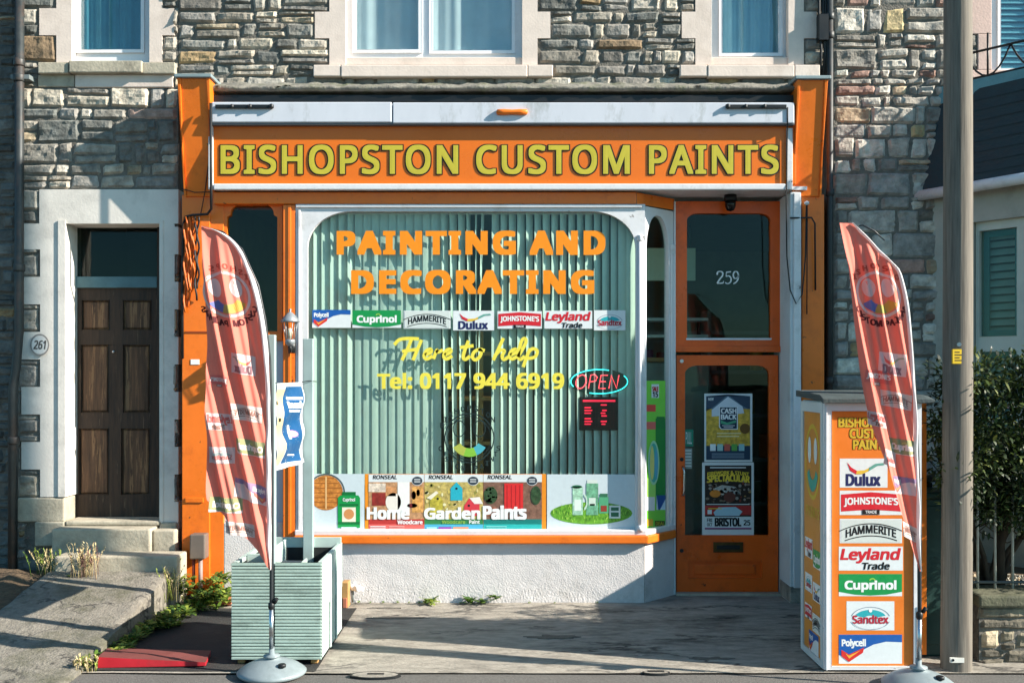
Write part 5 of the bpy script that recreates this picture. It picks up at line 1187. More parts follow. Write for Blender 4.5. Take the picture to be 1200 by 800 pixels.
mb = MB(); mb.box(PX0+.031, PX1-.031, PY0+.033, PY1-.046, PZ0+.02, PZ0+.36, mat('dark_planter_soil', '#2c2621', rough=.95, var=.3, sc_=30, bump=.6)); mb.build('soil_fill', pl)
mb = MB(); LN = mat('black_liner', '#1b1f1f', rough=.7, var=.15)  # added dark boxes that blacken the planter's open inside
for q in ((PX0+.031, PX0+.037, PY0+.034, PY1-.05), (PX1-.037, PX1-.031, PY0+.034, PY1-.05), (PX0+.038, PX1-.038, PY0+.034, PY0+.040), (PX0+.038, PX1-.038, PY1-.056, PY1-.050)): mb.box(*q, .2, PZ1-.025, LN)
mb.build('liner', pl)
mb = MB(); mb.box(X(325, -1.6), X(352, -1.6), -1.70, -1.45, .50, .60, mat('dark_blue_trough', '#26343f', rough=.5, var=.1)); mb.box(X(352, -1.6), X(355, -1.6), -1.7, -1.45, .5, .615, SAGEL); mb.build('inner_trough', pl, bevel=.006)
mb = MB(); P_ = [W(300, 640, -1.45), W(268, 659, -1.7)]; mb.box(PX0+.035, mid-.06, -1.55, -1.535, .45, .66, SAGEL); mb.box(PX0+.20, PX0+.215, -1.72, -1.2, .45, .70, SAGEL); mb.build('divider', pl, bevel=.003)
for sx in (PX0+.03, PX1-.075):
    for sy in (PY0+.04, PY1-.09): mb = MB(); mb.box(sx, sx+.045, sy, sy+.045, 0, PZ0+.03, PINE); mb.build('leg', pl, bevel=.003)
for xa, xb, yy, zt in ((X(313, -1.75), X(322.5, -1.75), -1.765, 2.09), (X(356, -1.06), X(367.5, -1.06), -1.09, 2.09)):
    mb = MB(); mb.box(xa, xb, yy, yy+.05, .3, zt, mat('greyed_post_paint', '#93a5a3', rough=.65, var=.1, sc_=6)); mb.build('screen_post', pl, bevel=.004)
# banner hung between the posts
P1, P2 = Vector((X(323, -1.74), -1.74, 0)), Vector((X(357, -1.10), -1.10, 0))
def fban(px, py, l):
    k = (px-600)/1200; dx, dy = P2.x-P1.x, P2.y-P1.y; t = (k*(D+P1.y)-P1.x)/(dx-k*dy)
    p = P1.lerp(P2, t); sag = .012*math.sin(py*.16+px*.13)+.008*math.sin(px*.4)
    nrm = Vector((dy, -dx, 0)).normalized(); s = 1200/(D+p.y)
    return Vector((p.x, p.y, H-(py-HZ)/s))+nrm*(sag+l)
ban = thing('banner', tuple(fban(340, 550, 0)), 'small blue and cream brand banner tied between the two planter posts', 'banner')
a = Art(fban, cut=(0, 2.0)); a.ycut = 3; BN = mat('banner_white_cloth', '#dfe2e2', rough=.7, var=.05, trans=.3)
a.poly([(323.5, 449), (356.5, 447.5), (356, 541), (346, 545), (336, 547.5), (327, 551), (323.5, 549)], BN); bb = ink('#124a78'); a.up()
a.poly([(333, 453), (355.5, 452.5), (354, 480), (351.5, 505), (352.5, 539), (330, 543), (333, 520), (330, 495)], bb).poly([(324, 456), (333, 456), (330, 490), (333, 520), (329, 545), (324, 546)], ink('#d9b98a')).up()
a.rect(336, 352, 465, 468, WHT).rect(336, 350, 480, 482.5, WHT).up()
a.txt('Brush', 336, 351, 470, 478, WHT, bold=.04).ell(343, 508, 4, 4, ink('#d98ab0')).rect(338, 341.5, 498, 514, WHT).rect(335, 346, 532, 533.5, WHT).rect(325.5, 328, 470, 474, BLK).rect(325.5, 328, 490, 494, BLK)
a.build('cloth', ban)
mb = MB(); mb.tube([fban(323, 449, .003), W(317, 446, -1.755)], .003, CABLE, 5); mb.tube([fban(356.5, 447.5, .003), W(362, 446, -1.1), W(371, 447, -1.07)], .003, CABLE, 5); mb.tube([fban(323.5, 549, .003), W(318, 551, -1.755)], .003, CABLE, 5); mb.build('cord', ban)

# ================================================================== feather flags
FLAG = mat('salmon_flag_cloth', '#e27d6c', rough=.75, var=.06, sc_=5, trans=.22, spec=.2)
SLEEVE = mat('white_flag_sleeve', '#dcdcdc', rough=.7, var=.06, trans=.3)
DOME = mat('grey_plastic_base', '#7f898c', rough=.4, var=.12, sc_=6, dirt='#4f5654', dirt_amt=.4, dirt_sc=5, bump=.05)
def interp(tab, y):
    if y <= tab[0][0]: return tab[0][1]
    for (a_, b_), (c_, d_) in zip(tab, tab[1:]):
        if y <= c_: return b_+(d_-b_)*(y-a_)/(c_-a_)
    return tab[-1][1]
def smooth_tab(tab, n=6):
    out = []; q = [tab[0]]+list(tab)+[tab[-1]]
    for i in range(1, len(q)-2):
        for j in range(n):
            t = j/n; out.append(tuple(.5*(2*q[i][k]+(q[i+1][k]-q[i-1][k])*t+(2*q[i-1][k]-5*q[i][k]+4*q[i+1][k]-q[i+2][k])*t*t+(-q[i-1][k]+3*q[i][k]-3*q[i+1][k]+q[i+2][k])*t**3) for k in (0, 1)))
    out.append(tab[-1]); return out
def washed(m):                                  # the flags' print is sun-bleached: inks pale towards the cloth
    if not m.name.startswith('ink_'): return m
    c = lin(m.name[4:10]); k = lin('#e6a493'); w = tuple(a_*.62+b_*.38 for a_, b_ in zip(c, k))
    return mat('faded_print_'+m.name[4:10], w, rough=.75, var=.04, trans=.25)
def feather_flag(lab, Lt, Rt, Y0, base_px, slope, seed, logos, mir, sleeve_w, pole_pts, badge, grp):
    Lt, Rt = smooth_tab(Lt), smooth_tab(Rt); y0, y1 = Lt[0][0], Lt[-1][0]
    bx = X(base_px, Y0); root = thing('feather_flag', (bx, Y0, 0), lab, 'flag', grp)
    def fold(px, py):
        xl, xr = interp(Lt, py), interp(Rt, py); u = (px-xl)/max(4, xr-xl); p = px-slope*(py-y0)-(py-y0)**2*.00008
        amp = min(1, (py-y0+8)/60)*min(1, (y1-py+14)/70); sleeve = max(0, min(1, (1-u)*2.2))
        v = .024*math.sin(p/3.9+seed+.9*math.sin(p/8+seed)+.25*math.sin(py*.02))+.007*math.sin(p/1.6+seed*2)+.010*noise.noise(Vector((p*.10, py*.014, seed)))
        return Y0-.02+v*amp*(.35+.65*sleeve)-.05*(1-u)*amp
    def f(px, py, l):
        e = .4; Yc = fold(px, py); gx = (fold(px+e, py)-fold(px-e, py))/(2*e)*190
        n_ = Vector((gx, -1, 0)).normalized(); s = 1200/(D+Y0); base = Vector(((px-600)/s, Yc, H-(py-HZ)/s)); return base+n_*l
    nx, ny = 110, 150; mb = MB(); vs = []
    for j in range(ny+1):
        y = y0+(y1-y0)*j/ny; xl, xr = interp(Lt, y), interp(Rt, y)
        for i in range(nx+1): vs.append(tuple(f(xl+(xr-xl)*i/nx, y, 0)))
    mb.add(vs, [(j*(nx+1)+i, (j+1)*(nx+1)+i, (j+1)*(nx+1)+i+1, j*(nx+1)+i+1) for j in range(ny) for i in range(nx)], FLAG, smooth=True)
    mb.build('cloth', root)
    # printed badge and makers' panels follow the folds
    class FA(Art):
        def put(s, v, fs, m, dk=0):
            Art.put(s, v, fs, washed(m), dk)
    a = FA(f, cut=(slope, 1.6))
    bcx, bcy, br, bsh = badge
    fb = f
    def sheared(px, py, l): return fb(px+bsh*(py-bcy), py, l)
    a.f = sheared; PALE = mat('pale_flag_print', '#d9c4c2', rough=.75, var=.05, trans=.3)
    a.ring(bcx, bcy, br-3.2, br, PALE).up(); a.ring(bcx, bcy, br*.45, br*.82, mat('flag_print_blue', '#6f78b8', rough=.75, trans=.3, var=.04), 112, 152).ring(bcx, bcy, br*.45, br*.82, mat('flag_print_olive', '#a9a45a', rough=.75, trans=.3, var=.04), 70, 112).ring(bcx, bcy, br*.45, br*.82, mat('flag_print_gold', '#d8a24a', rough=.75, trans=.3, var=.04), 28, 70)
    for d in (-1, 1): a.ell(bcx+d*br*.42, bcy-br*.30, br*.24, br*.40, PALE)
    DKR = mat('flag_print_maroon', '#5a1c20', rough=.75, trans=.25, var=.04)
    word = 'CUSTOM PAINTS'; 
    for i, ch in enumerate(word):
        if ch == ' ': continue
        t = R(150-i*10.0) if not mir else R(30+i*10.0)
        cx_, cy_ = bcx+(br+7)*math.cos(t), bcy+(br+7)*math.sin(t); a.txt(ch, cx_-2.4, cx_+2.4, cy_-3.4, cy_+3.4, DKR, bold=.05, mirror=mir)
    word = 'BISHOPSTON'; DKR2 = mat('flag_print_dull_red', '#b5493a', rough=.75, trans=.25, var=.04)
    for i, ch in enumerate(word):
        t = R(205+i*14.5) if not mir else R(335-i*14.5)
        cx_, cy_ = bcx+(br+6)*math.cos(t), bcy+(br+6)*math.sin(t); 
        if interp(Lt, cy_)+5 < cx_+bsh*(cy_-bcy) < interp(Rt, cy_)-5: a.txt(ch, cx_-2.2, cx_+2.2, cy_-3, cy_+3, DKR2, bold=.05, mirror=mir)
    a.build('printed_badge', root)
    for n_, x0, x1, ya, yb, sh in logos:
        a = FA(f, cut=(slope, 1.6)); a.k = 1
        def fs_(px, py, l, sh=sh, ya=ya, x0=x0): return fb(px, py+sh*(px-x0), l)
        a.f = fs_; brand(a, n_, x0, x1, ya, yb, bg=n_ not in ('johnstones',), paper=PALE, mir=mir); a.build('printed_logo', root)
    # sleeve along the pole side
    mb = MB(); vs = []
    for j in range(0, ny+1):
        y = y0+(y1-y0)*j/ny; xr = interp(Rt, y); w_ = sleeve_w*min(1, (y-y0+2)/12)*min(1, (y1-y+1)/30)
        for k in range(7):
            t = k/6; q = f(xr-w_+w_*t, y, .0); q += Vector((0, -.004-.016*math.sin(math.pi*t), 0)); vs.append(tuple(q))
    mb.add(vs, [(j*7+i, (j+1)*7+i, (j+1)*7+i+1, j*7+i+1) for j in range(ny) for i in range(6)], SLEEVE, smooth=True); mb.build('sleeve', root)
    mb = MB(); s = 1200/(D+Y0); pp = [Vector(((p-600)/s, Y0-.01, H-(q-HZ)/s)) for p, q in pole_pts]; rr = [.004+.008*min(1, i/(len(pp)-1)*1.6) for i in range(len(pp))]
    mb.tube(pp, rr, mat('dark_fibre_pole', '#26292c', rough=.4, var=.1), 10); pole = mb.build('pole', root)
    zb = .165
    mb = MB(); mb.tube([(bx, Y0-.01, zb), (bx, Y0-.01, .40)], .014, CHROME, 12); mb.tube([(bx+.02, Y0-.01, .44), (bx+.035, Y0-.02, .47)], .012, BLACKM, 8); mb.lathe((bx, Y0-.01, .40), [(.014, 0), (.02, .01), (.02, .035), (.012, .045)], BLACKM, 12); mb.build('spigot', root)
    mb = MB(); mb.lathe((bx, Y0, 0), [(.195, 0), (.208, .010), (.210, .022), (.196, .034), (.165, .056), (.12, .078), (.07, .094), (.036, .100), (.036, .106), (.05, .110), (.05, .120), (.018, .126), (.016, .17)], DOME, 48); base = mb.build('base', root)
    mb = MB(); mb.lathe((bx+.085, Y0-.10, .080), [(.024, -.006), (.024, .010), (.018, .014)], BLACKM, 16); mb.build('filler_cap', base)
    return root
LL = [(266, 237.5), (300, 241), (350, 243.5), (400, 245), (450, 245.5), (520, 245.5), (575, 246.5), (586, 250), (600, 263), (620, 283), (645, 304), (666, 317)]
LR_ = [(266, 239.5), (270, 254), (278, 270), (292, 283), (310, 292), (335, 302), (375, 311), (420, 316), (500, 318.6), (600, 319.2), (666, 319)]
feather_flag('salmon feather flag with mirrored lettering, standing before the sage planter', LL, LR_, -2.0, 318.5, .17, 1.3,
    [('dulux', 273, 300, 413, 436, .18), ('johnstones', 248, 271, 437, 452, .12), ('hammerite', 274, 308, 472, 490, .16), ('leyland', 247, 276, 483, 502, .08), ('cuprinol', 280, 312, 512, 530, .2), ('sandtex', 248, 277, 522, 541, .05), ('polycell', 277, 314, 558, 580, .35), ('cuprinol', 250, 286, 580, 597, .08), ('hammerite', 268, 300, 607, 622, .22)], True, 5.5,
    [(238, 266), (262, 272), (284, 292), (303, 335), (311, 375), (316, 420), (318.6, 500), (318.8, 640), (318.5, 700), (318.5, 732)], (268, 346, 27, .17), 'feather flags either side of the shop front')
RL = [(262, 982), (300, 986), (350, 992.5), (400, 999.5), (440, 1005), (480, 1013), (520, 1025), (560, 1038), (600, 1052), (640, 1066), (668, 1076)]
RR = [(262, 998), (270, 1007), (285, 1022), (300, 1036), (315, 1052), (330, 1058), (360, 1064), (400, 1068), (460, 1071.5), (550, 1075), (668, 1077.5)]
feather_flag('salmon feather flag with readable lettering, leaning over the orange sign box', RL, RR, -2.25, 1076.5, .17, 4.1,
    [('dulux', 1027, 1059, 412, 438, .12), ('johnstones', 1008, 1042, 430, 450, .12), ('hammerite', 1030, 1066, 456, 474, .2), ('leyland', 1012, 1036, 480, 496, .25), ('cuprinol', 1040, 1071, 512, 530, .15), ('sandtex', 1030, 1048, 524, 542, .3), ('polycell', 1042, 1070, 556, 576, .15), ('hammerite', 1050, 1073, 607, 624, .5)], False, 5,
    [(1036, 282), (1024, 271), (1010, 264), (1000, 266), (1024, 290), (1052, 316), (1060, 345), (1067, 400), (1071.5, 470), (1075, 560), (1076.5, 650), (1076.8, 705), (1076.5, 735)], (1027, 346, 27, .15), 'feather flags either side of the shop front')
# ================================================================== orange sign box by the pole
YB = -1.93
SBO = mat('orange_sign_panel', '#dc7420', rough=.45, var=.06, sc_=4, dirt='#b35a1e', dirt_amt=.35, dirt_sc=3)
bx0, bx1, bz1 = X(965.5, YB), X(1079, YB), Z(470, YB)
sb = thing('sign_box', ((bx0+bx1)/2, YB, 0), "white framed orange sign box covered with paint makers' panels, standing left of the telegraph pole", 'sign')
mb = MB(); mb.box(bx0+.012, bx1-.012, YB+.02, YB+.50, .01, bz1-.002, mat('sign_box_white_board', '#ccd4d6', rough=.5, var=.05, dirt='#8f9799', dirt_amt=.3)); mb.build('body', sb, bevel=.004)
def frame(mb, x0, x1, z0, z1, t, yf, yb, m, xf=None): mb.plate([(x0, z0), (x1, z0), (x1, z1), (x0, z1)], [[(x0+t[0], z0+t[1]), (x0+t[0], z1-t[2]), (x1-t[0], z1-t[2]), (x1-t[0], z0+t[1])]], yf, yb, m)
mb = MB(); frame(mb, bx0, bx1, .012, bz1, (.045, .02, .06), YB-.012, YB+.02, WPAINT); mb.pb(968, 970, 476, 785, YB-.02, YB-.011, WPAINT); mb.build('front_frame', sb, bevel=.005)
mb = MB(); mb.box(bx0+.046, bx1-.022, YB+.004, YB+.019, .03, bz1-.062, SBO); fpn = mb.build('front_panel', sb)
mb = MB(); mb.box(bx1-.030, bx1-.004, YB-.016, YB-.013, .06, .40, mat('pale_blue_edge_strip', '#9fb6c6', rough=.4, var=.05)); mb.build('edge_strip', sb)
mb = MB(lambda x, y, z: (bx0+y, YB+.02+x, z))           # left side: local x runs into the picture
mb.plate([(.0, .01), (.48, .01), (.48, bz1-.01), (0, bz1-.01)], [[(.045, .05), (.045, bz1-.075), (.43, bz1-.075), (.43, .05)]], -.002, .011, mat('sign_box_grey_frame', '#b9c2c4', rough=.5, var=.06)); mb.build('side_frame', sb, bevel=.003)
mb = MB(lambda x, y, z: (bx0+y, YB+.02+x, z)); mb.box(.046, .429, .006, .0115, .051, bz1-.076, mat('side_ochre_panel', '#c9822c', rough=.45, var=.08)); spn = mb.build('side_panel', sb)
LET = mat('yellow_print', '#c9a92c', rough=.5, var=.04)
fY = flat(YB+.004)
for t_, x0, x1, y0, y1 in (('BISHOPSTON', 983, 1057, 489.5, 500), ('CUSTOM', 996, 1045, 502.5, 513), ('PAINTS', 1000, 1041, 515.5, 526)):
    a = Art(fY); a.txt(t_, x0, x1, y0, y1, BLK, bold=.09).up().up(); a.txt(t_, x0, x1, y0, y1, LET, bold=.045); a.build('lettering', fpn)
for n_, x0, x1, y0, y1 in (('dulux', 984, 1040, 537, 571), ('johnstones', 984, 1057, 574.5, 603), ('hammerite', 984, 1057, 607.5, 636), ('leyland', 983, 1058, 640, 668), ('cuprinol', 983, 1057, 672, 698), ('sandtex', 992, 1048, 704, 738), ('polycell', 983, 1057, 743, 777)):
    a = Art(fY); brand(a, n_, x0, x1, y0, y1); a.build('makers_panel', fpn)
def fside(u, v_, l):                                      # u 0..100 from the back edge to the front edge as seen, v picture row at the front scale
    return Vector((bx0+.006-l, YB+.449-(u/100)*.383, Z(v_, YB)))
a = Art(fside); a.k = 1; ky = 1.0
a.ring(50, 545, 37, 42, LET, ky=1.1).up(); a.ring(50, 545, 20, 33, ink('#2a9a8a'), 25, 155, ky=1.1)
for d in (-1, 1): a.ell(50+d*17, 531, 9, 16, ink('#cfd8d8'))
for i, ch in enumerate('PAINTS'): a.txt(ch, 14+i*13, 23+i*13, 600, 612, LET, bold=.03)
a.build('shop_badge', spn)
for n_, x0, x1, y0, y1 in (('leyland', 6, 50, 640, 664), ('cuprinol', 54, 96, 650, 672), ('sandtex', 8, 48, 684, 706), ('dulux', 52, 96, 690, 712), ('johnstones', 6, 46, 722, 740), ('hammerite', 50, 96, 728, 750), ('polycell', 30, 84, 752, 778)):
    a = Art(fside); a.k = 1; brand(a, n_, x0, x1, y0, y1); a.build('makers_panel', spn)
LIDM = mat('dark_grey_felt_lid', '#3d4748', rough=.8, var=.2, sc_=8, bump=.3)
mb = MB(); n = 10; lx0, lx1 = bx0-.022, X(1092, YB); vs = []; PR = [(-.05, bz1-.012), (-.05, bz1+.018), (.02, bz1+.040), (.55, bz1+.062), (.55, bz1+.02), (0, bz1+.001)]
for xx in (lx0, lx1-.05, lx1-.015, lx1):
    k = 1 if xx < lx1-.03 else (.75 if xx < lx1-.005 else .45)
    for yy, zz in PR: vs.append((xx, YB+yy, bz1+.004+(zz-bz1-.004)*k))
mb.add(vs, [(i*6+(k+1) % 6, i*6+k, (i+1)*6+k, (i+1)*6+(k+1) % 6) for i in range(3) for k in range(6)]+[(0, 1, 2, 3, 4, 5), (23, 22, 21, 20, 19, 18)], LIDM); mb.build('lid', sb, bevel=.004)
mb = MB(); mb.box(X(1060, YB+.3), X(1086, YB+.3), YB+.30, YB+.33, .02, Z(471, YB+.3), SBO)
for py in (480, 520, 560): mb.lathe((X(1081, YB+.3), YB+.30, Z(py, YB+.3)), [(.006, -.003), (.006, .003)], BLACKM, 8)
mb.build('rear_board', sb, bevel=.004)
# ================================================================== telegraph pole
POLE = mat('weathered_pole_wood', '#71695f', rough=.85, var=.35, sc_=6, bump=.22, bsc=5, stretch=(14, 14, .55), dirt='#4a423b', dirt_amt=.75, dirt_sc=2.2)
YPo = -1.86; xb = X(1120.5, YPo)
tp = thing('telegraph_pole', (xb, YPo, 0), 'tall weathered wooden telegraph pole at the right with a small yellow tag', 'pole')
mb = MB(); n = 60; vs = []; SG = 40; top = 7.4
for i in range(n+1):
    z = -.05+(top+.05)*i/n; r_ = .093-.0022*z
    for k in range(SG):
        t = k/SG*6.2832; rr = r_*(1+.022*noise.noise(Vector((math.cos(t)*5, math.sin(t)*5, z*.35)))+.012*noise.noise(Vector((math.cos(t)*14, math.sin(t)*14, z*.5)))); vs.append((xb+.012*math.sin(z*.5)+rr*math.cos(t), YPo+rr*math.sin(t), z))
mb.add(vs, [(i*SG+k, i*SG+(k+1) % SG, (i+1)*SG+(k+1) % SG, (i+1)*SG+k) for i in range(n) for k in range(SG)]+[tuple(n*SG+k for k in range(SG))], POLE, smooth=True); mb.build('shaft', tp)
a = Art(flat(YPo-.086)); a.mb.pb(1116.5, 1129, 409, 426, YPo-.087, YPo-.07, mat('yellow_tag', '#d9b21c', rough=.5, var=.05)); a.up()
for k in range(4): a.rect(1118.5, 1127 if k % 2 else 1124.5, 412+k*3.2, 413.3+k*3.2, BLK)
a.build('yellow_tag', tp)
mb = MB(); mb.tube([tuple(W(1124, 403.5, YPo-.08)), tuple(W(1124, 403.5, YPo-.092))], .013, CHROME, 16); mb.build('round_tag', tp)
mb = MB(); mb.pb(1114, 1130, 770.5, 776, YPo-.098, YPo-.08, ink('#d9d6cd')); mb.tube([tuple(W(1117, 773, YPo-.095)), tuple(W(1117, 773, YPo-.104))], .008, BLACKM, 10); mb.build('number_plate', tp)
# ================================================================== green cabinet, garden wall, rail, gravel
CABG = mat('dark_green_cabinet_paint', '#1d3a36', rough=.45, var=.12, sc_=5, dirt='#10201f', dirt_amt=.5)
cb = thing('street_cabinet', (2.81, -1.5, 0), 'dark green metal street cabinet standing behind the telegraph pole', 'cabinet')
mb = MB(); mb.box(2.655, 2.965, -1.60, -1.30, 0, 1.03, CABG); mb.build('body', cb, bevel=.012)
mb = MB(); mb.box(2.640, 2.98, -1.615, -1.285, 1.031, 1.07, CABG); mb.build('lid', cb, bevel=.012)
mb = MB(); mb.box(2.68, 2.94, -1.612, -1.601, .08, .98, CABG); mb.build('door', cb, bevel=.006)
GWS = ['#665f52', '#70695b', '#5a574b', '#7a715f', '#625c4f']
bw = thing('boundary_wall', (2.79, -.6, 0), 'low dark rendered boundary wall running from the street cabinet back to the house', 'wall')
DRK = mat('dark_green_render', '#2c3f3b', rough=.85, var=.2, sc_=8, bump=.4, dirt='#1a2422', dirt_amt=.5)
mb = MB(); mb.box(2.70, 2.88, -1.275, .10, 0, 1.10, DRK); mb.build('masonry', bw, bevel=.01)
mb = MB(); mb.box(2.68, 2.90, -1.28, .10, 1.102, 1.15, MORT); mb.build('coping', bw, bevel=.01)
gw = thing('garden_wall', (4.3, -1.62, 0), 'low rubble garden wall with slab coping in front of the bay house', 'garden wall')
mb = MB(); YGW = -1.72
stone_wall(mb, 2.99, 7.5, -.02, .352, YGW, [], 44, hmin=.07, hmax=.12, warm=.15, pal=GWS); mb.box(2.99, 7.5, YGW+.006, YGW+.26, -.02, .352, MORT); mb.build('masonry', gw)
mb = MB(); x = 2.97; rg = random.Random(6)
while x < 7.4:
    w = rg.uniform(.55, .9); mb.box(x, x+w-.008, YGW-.05, YGW+.29, .354, .43+rg.uniform(-.006, .006), mat('mossy_coping_stone', '#5c5b49', rough=.92, var=.3, sc_=10, bump=.6, bsc=40, dirt='#454b2e', dirt_amt=.6, dirt_sc=4)); x += w
mb.build('coping', gw, bevel=.016)
rl = thing('railing', (4.3, -1.55, .43), 'thin pale metal railing standing on the garden wall coping', 'railing')
mb = MB(); mb.tube([(2.98, -1.55, .475), (7.4, -1.55, .475)], .010, GREYP, 8); mb.tube([(2.98, -1.55, 1.16), (7.4, -1.55, 1.16)], .007, GREYP, 8); mb.build('rail', rl)
x = 3.06; RAILW = mat('worn_white_rail_paint', '#b9b6aa', rough=.6, var=.2, sc_=20)
while x < 7.3: mb = MB(); mb.tube([(x, -1.55, .43), (x, -1.55, 1.22)], .0085, RAILW, 8); mb.build('baluster', rl); x += .115
b = MB(); b.box(2.99, 7.5, YGW+.262, .1, -.02, .36, SOIL); structure(b, 'garden_bed')
mb = MB(); rg = random.Random(15); GRV = [mat('gravel_'+n_, c, rough=.9, var=.15) for n_, c in (('white', '#b9b3a4'), ('grey', '#8a857b'), ('tan', '#a38f72'))]
for _ in range(2600):
    x, y, s_ = rg.uniform(3.0, 5.4), rg.uniform(-1.42, -.82), rg.uniform(.012, .026); z = .36+rg.uniform(0, .03); v_ = []
    for d in ((1, 0, 0), (-1, 0, 0), (0, 1, 0), (0, -1, 0), (0, 0, 1), (0, 0, -1)):
        k = s_*rg.uniform(.7, 1.3); v_.append((x+d[0]*k, y+d[1]*k, z+d[2]*k*.7))
    mb.add(v_, [(0, 2, 4), (2, 1, 4), (1, 3, 4), (3, 0, 4), (2, 0, 5), (1, 2, 5), (3, 1, 5), (0, 3, 5)], rg.choice(GRV))
o = mb.build('gravel'); o['kind'] = 'stuff'
# ================================================================== shrub behind the wall
SH = [mat('shrub_leaf_'+n_, c, rough=.55, var=.25, sc_=15, trans=.2) for n_, c in (('olive', '#364522'), ('dark', '#1f2b16'), ('light', '#566631'), ('yellow', '#6a7036'))]
BARK = mat('shrub_bark', '#4a3c30', rough=.9, var=.3, sc_=14, bump=.6, stretch=(4, 4, .8))
sh = thing('shrub', (3.25, -1.35, .36), 'dense olive leaved shrub with bare lower stems behind the garden wall', 'shrub')
rg = random.Random(20); mb = MB(); tips = []
for k in range(9):
    a_ = rg.uniform(0, 6.283); p0 = Vector((3.24+rg.uniform(-.05, .05), -1.36+rg.uniform(-.04, .04), .34)); p1 = p0+Vector((math.cos(a_)*.08, math.sin(a_)*.06, .28)); p2 = p1+Vector((math.cos(a_)*rg.uniform(.1, .35), math.sin(a_)*.15, .40)); p3 = p2+Vector((math.cos(a_)*.15, math.sin(a_)*.1, .4))
    mb.tube([p0, p1, p2, p3], [.024, .018, .011, .004], BARK, 8)
    for _ in range(6):
        q = p1.lerp(p3, rg.uniform(.1, .9)); d = Vector((rg.uniform(-1, 1), rg.uniform(-.7, .7), rg.uniform(-.2, 1))); mb.tube([q, q+d*.12, q+d*.26+Vector((0, 0, .03))], [.006, .004, .002], BARK, 5); tips.append(q+d*.2)
mb.tube([(3.30, -1.36, .34), (3.29, -1.38, .7), (3.36, -1.42, 1.0)], [.035, .03, .02], BARK, 10)
mb.build('trunk', sh)
mb = MB(); clumps = []
for _ in range(330):
    x = rg.uniform(2.78, 4.6); z = rg.uniform(.85, 2.0); y = rg.uniform(-1.84, -1.15-.22*z)
    topz = 1.95-.24*abs(noise.noise(Vector((x*2.3, 1, 0))))*2-(.18 if x > 3.9 else 0); botz = .93+.2*noise.noise(Vector((x*2, 9, 0)))
    if botz < z < topz: clumps.append((Vector((x, y, z)), rg.uniform(.09, .19)))
for t_ in tips: clumps.append((t_+Vector((0, 0, .15)), rg.uniform(.08, .13)))
for c_, r_ in clumps:
    ms_ = rg.choice([[SH[0], SH[1]], [SH[0], SH[2]], [SH[1], SH[1], SH[0]], [SH[2], SH[3], SH[0]]])
    for _ in range(int(105*r_/.14)):
        d = Vector((rg.gauss(0, 1), rg.gauss(0, 1), rg.gauss(0, 1))).normalized(); p = c_+d*r_*rg.uniform(.3, 1.1)
        leaf(mb, p, d+Vector((rg.uniform(-.6, .6), rg.uniform(-.6, .6), rg.uniform(-.5, .7))), Vector((rg.uniform(-.4, .4), rg.uniform(-.4, .4), 1)), rg.choice((.026, .036, .05, .066))*rg.uniform(.85, 1.2), rg.uniform(.011, .024), rg.choice(ms_))
mb.build('crown', sh)
# ================================================================== small fittings on the shop front
CL = mat('lantern_pewter', '#8f9498', rough=.45, metal=.4, var=.1)
yl_ = -.17; lc = W(340, 392, yl_); ln = thing('wall_lantern', (lc.x, -.03, Z(415, yl_)), 'small pewter wall lantern with glass sides on the orange mullion', 'lantern')
s_ = 1200/(D+yl_)
mb = MB(); zt = Z(366, yl_); 
mb.lathe((lc.x, yl_, Z(376.5, yl_)), [(.075, -.006), (.077, .004), (.045, .045), (.02, .068), (.008, .075), (.008, .085), (.012, .095), (.002, .10)], CL, 6); mb.build('cap', ln)
mb = MB(); mb.lathe((lc.x, yl_, Z(398, yl_)), [(.036, 0), (.056, .140)], glass('lantern_glass', (.93, .93, .9), 1.0), 6); mb.build('glass', ln)
mb = MB()
for k in range(6): t = k/6*6.2832; mb.tube([(lc.x+.037*math.cos(t), yl_+.037*math.sin(t), Z(398, yl_)), (lc.x+.058*math.cos(t), yl_+.058*math.sin(t), Z(377, yl_))], .0035, CL, 5)
mb.lathe((lc.x, yl_, Z(402, yl_)), [(.012, -.025), (.03, -.01), (.04, .004), (.04, .024), (.036, .03)], CL, 12); mb.build('cage', ln)
mb = MB(); mb.lathe((lc.x, yl_, Z(397, yl_)), [(.008, 0), (.018, .03), (.022, .055), (.012, .08), (.001, .088)], mat('lamp_bulb_glass', '#d8cdb8', rough=.2, var=0), 12); mb.build('bulb', ln)
mb = MB(); mb.tube([(lc.x, yl_, Z(404, yl_)), (lc.x, yl_+.01, Z(411, yl_)), (lc.x-.01, yl_+.06, Z(412, yl_)), (lc.x-.01, -.045, Z(403, yl_))], .011, BLACKM, 8); mb.lathe((lc.x-.01, -.05, Z(406, yl_)), [(.03, -.05), (.034, 0), (.03, .05)], BLACKM, 12); mb.build('bracket', ln)
t_ = thing('security_camera', tuple(W(856, 242, .22)), 'black dome camera under the soffit above the shop door', 'camera')
mb = MB(); c = W(856, 240, .2); mb.lathe((c.x, .2, c.z), [(.002, -.055), (.03, -.045), (.042, -.02), (.045, .0), (.045, .03)], mat('smoked_dome', '#0b0c0e', rough=.12, var=0), 20); mb.build('dome', t_)
mb = MB(); mb.lathe((c.x, .2, c.z+.031), [(.055, 0), (.055, .02), (.05, .05), (.05, Z(222, YF)-c.z-.032)], BLACKM, 20); mb.build('housing', t_)
mt = thing('meter_box', tuple(W(231, 655, -.08)), 'brown grey meter box with a pipe on the foot of the left pilaster', 'box')
mb = MB(); mb.pb(222, 240, 626, 655, -.075, YS-.001, mat('brown_grey_plastic', '#6b6058', rough=.5, var=.12, dirt='#4a4038', dirt_amt=.5)); mb.build('case', mt, bevel=.01)
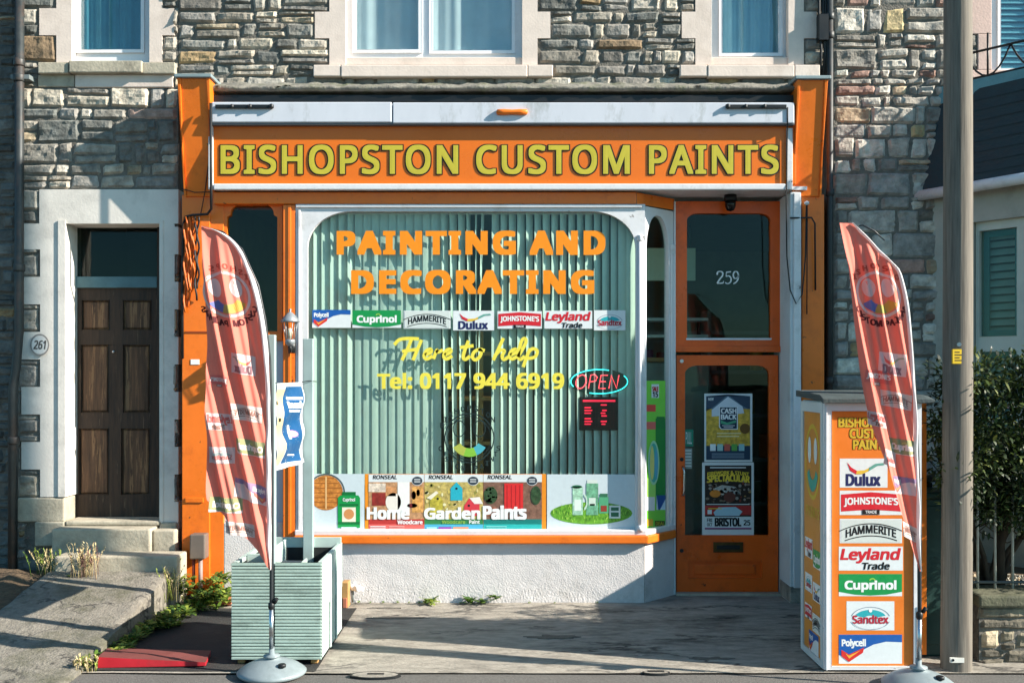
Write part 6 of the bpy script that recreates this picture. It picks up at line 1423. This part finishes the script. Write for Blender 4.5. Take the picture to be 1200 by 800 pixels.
mb = MB(); mb.tube([tuple(W(235, 655, -.03)), tuple(W(235, 694, -.03))], .017, mat('pink_grey_pipe', '#8f7a76', rough=.6, var=.1), 10); mb.tube([tuple(W(227, 655, -.02)), tuple(W(227, 690, -.02))], .012, mat('dark_red_pipe', '#6a2f28', rough=.6, var=.1), 10); mb.build('pipe', mt)
ORC = mat('orange_painted_cable', '#c65f1c', rough=.5, var=.1)
mb = MB(); rg = random.Random(40)
for k in range(7):
    x0 = 216.5+k*2.6; yb_ = (366, 352, 360, 340, 330, 352, 338)[k]; ph = rg.uniform(0, 6)
    mb.tube([tuple(W(x0+1.3*math.sin(j*1.05+ph), 254+(yb_-254)*j/16, YS-.02-.012*math.cos(j*1.05+ph))) for j in range(17)], .008, ORC if k < 5 else CABLE, 6)
tag(mb.build('cable_bundle'), 'tangle of orange painted cables hanging down the upper left pilaster', 'cables')
mb = MB(); q = YA-.03
mb.tube([tuple(W(247, 121, q)), tuple(W(247.5, 222, q)), tuple(W(247.5, 245, -.06)), tuple(W(243, 251, -.03)), tuple(W(226, 252, .0)), tuple(W(218, 254, .02)), tuple(W(215, 262, .03)), tuple(W(213.5, 330, .03)), tuple(W(214, 420, .03))], .011, CABLE, 8)
mb.tube([tuple(W(246, 178, q+.1)), tuple(W(240, 226, .0)), tuple(W(235, 252, .02))], .004, CABLE, 6); mb.tube([tuple(W(213, 221, .0)), tuple(W(228, 225.5, -.01)), tuple(W(247, 225, q+.1))], .004, CABLE, 6)
tag(mb.build('cable_run'), 'black cable conduit running down from the awning beside the left pilaster', 'cable')
mb = MB(); q = YA-.03
mb.tube([tuple(W(923, 126, YA-.006)), tuple(W(923, 146, YA-.006)), tuple(W(922.5, 152, YF-.02)), tuple(W(922, 212, YF-.02)), tuple(W(921.5, 225, YF-.042)), tuple(W(921.5, 238, -.07)), tuple(W(922, 300, -.06)), tuple(W(926, 340, -.06)), tuple(W(933, 356, -.06)), tuple(W(940, 345, -.05)), tuple(W(944, 300, -.02)), tuple(W(945, 240, -.0))], .0055, CABLE, 8)
mb.tube([tuple(W(926, 255.5, -.05)), tuple(W(951, 255, -.0)), tuple(W(955, 262, .0)), tuple(W(955.5, 340, .02))], .007, CABLE, 8); mb.tube([tuple(W(946, 240, .0)), tuple(W(945.5, 368, .02))], .005, CABLE, 6)
mb.lathe(tuple(W(945.5, 238, -.02)), [(.003, -.018), (.02, -.008), (.02, .008), (.003, .018)], WPAINT, 12)
tag(mb.build('cable_run'), 'thin black cable hanging in a loop beside the right entrance pillar', 'cable')
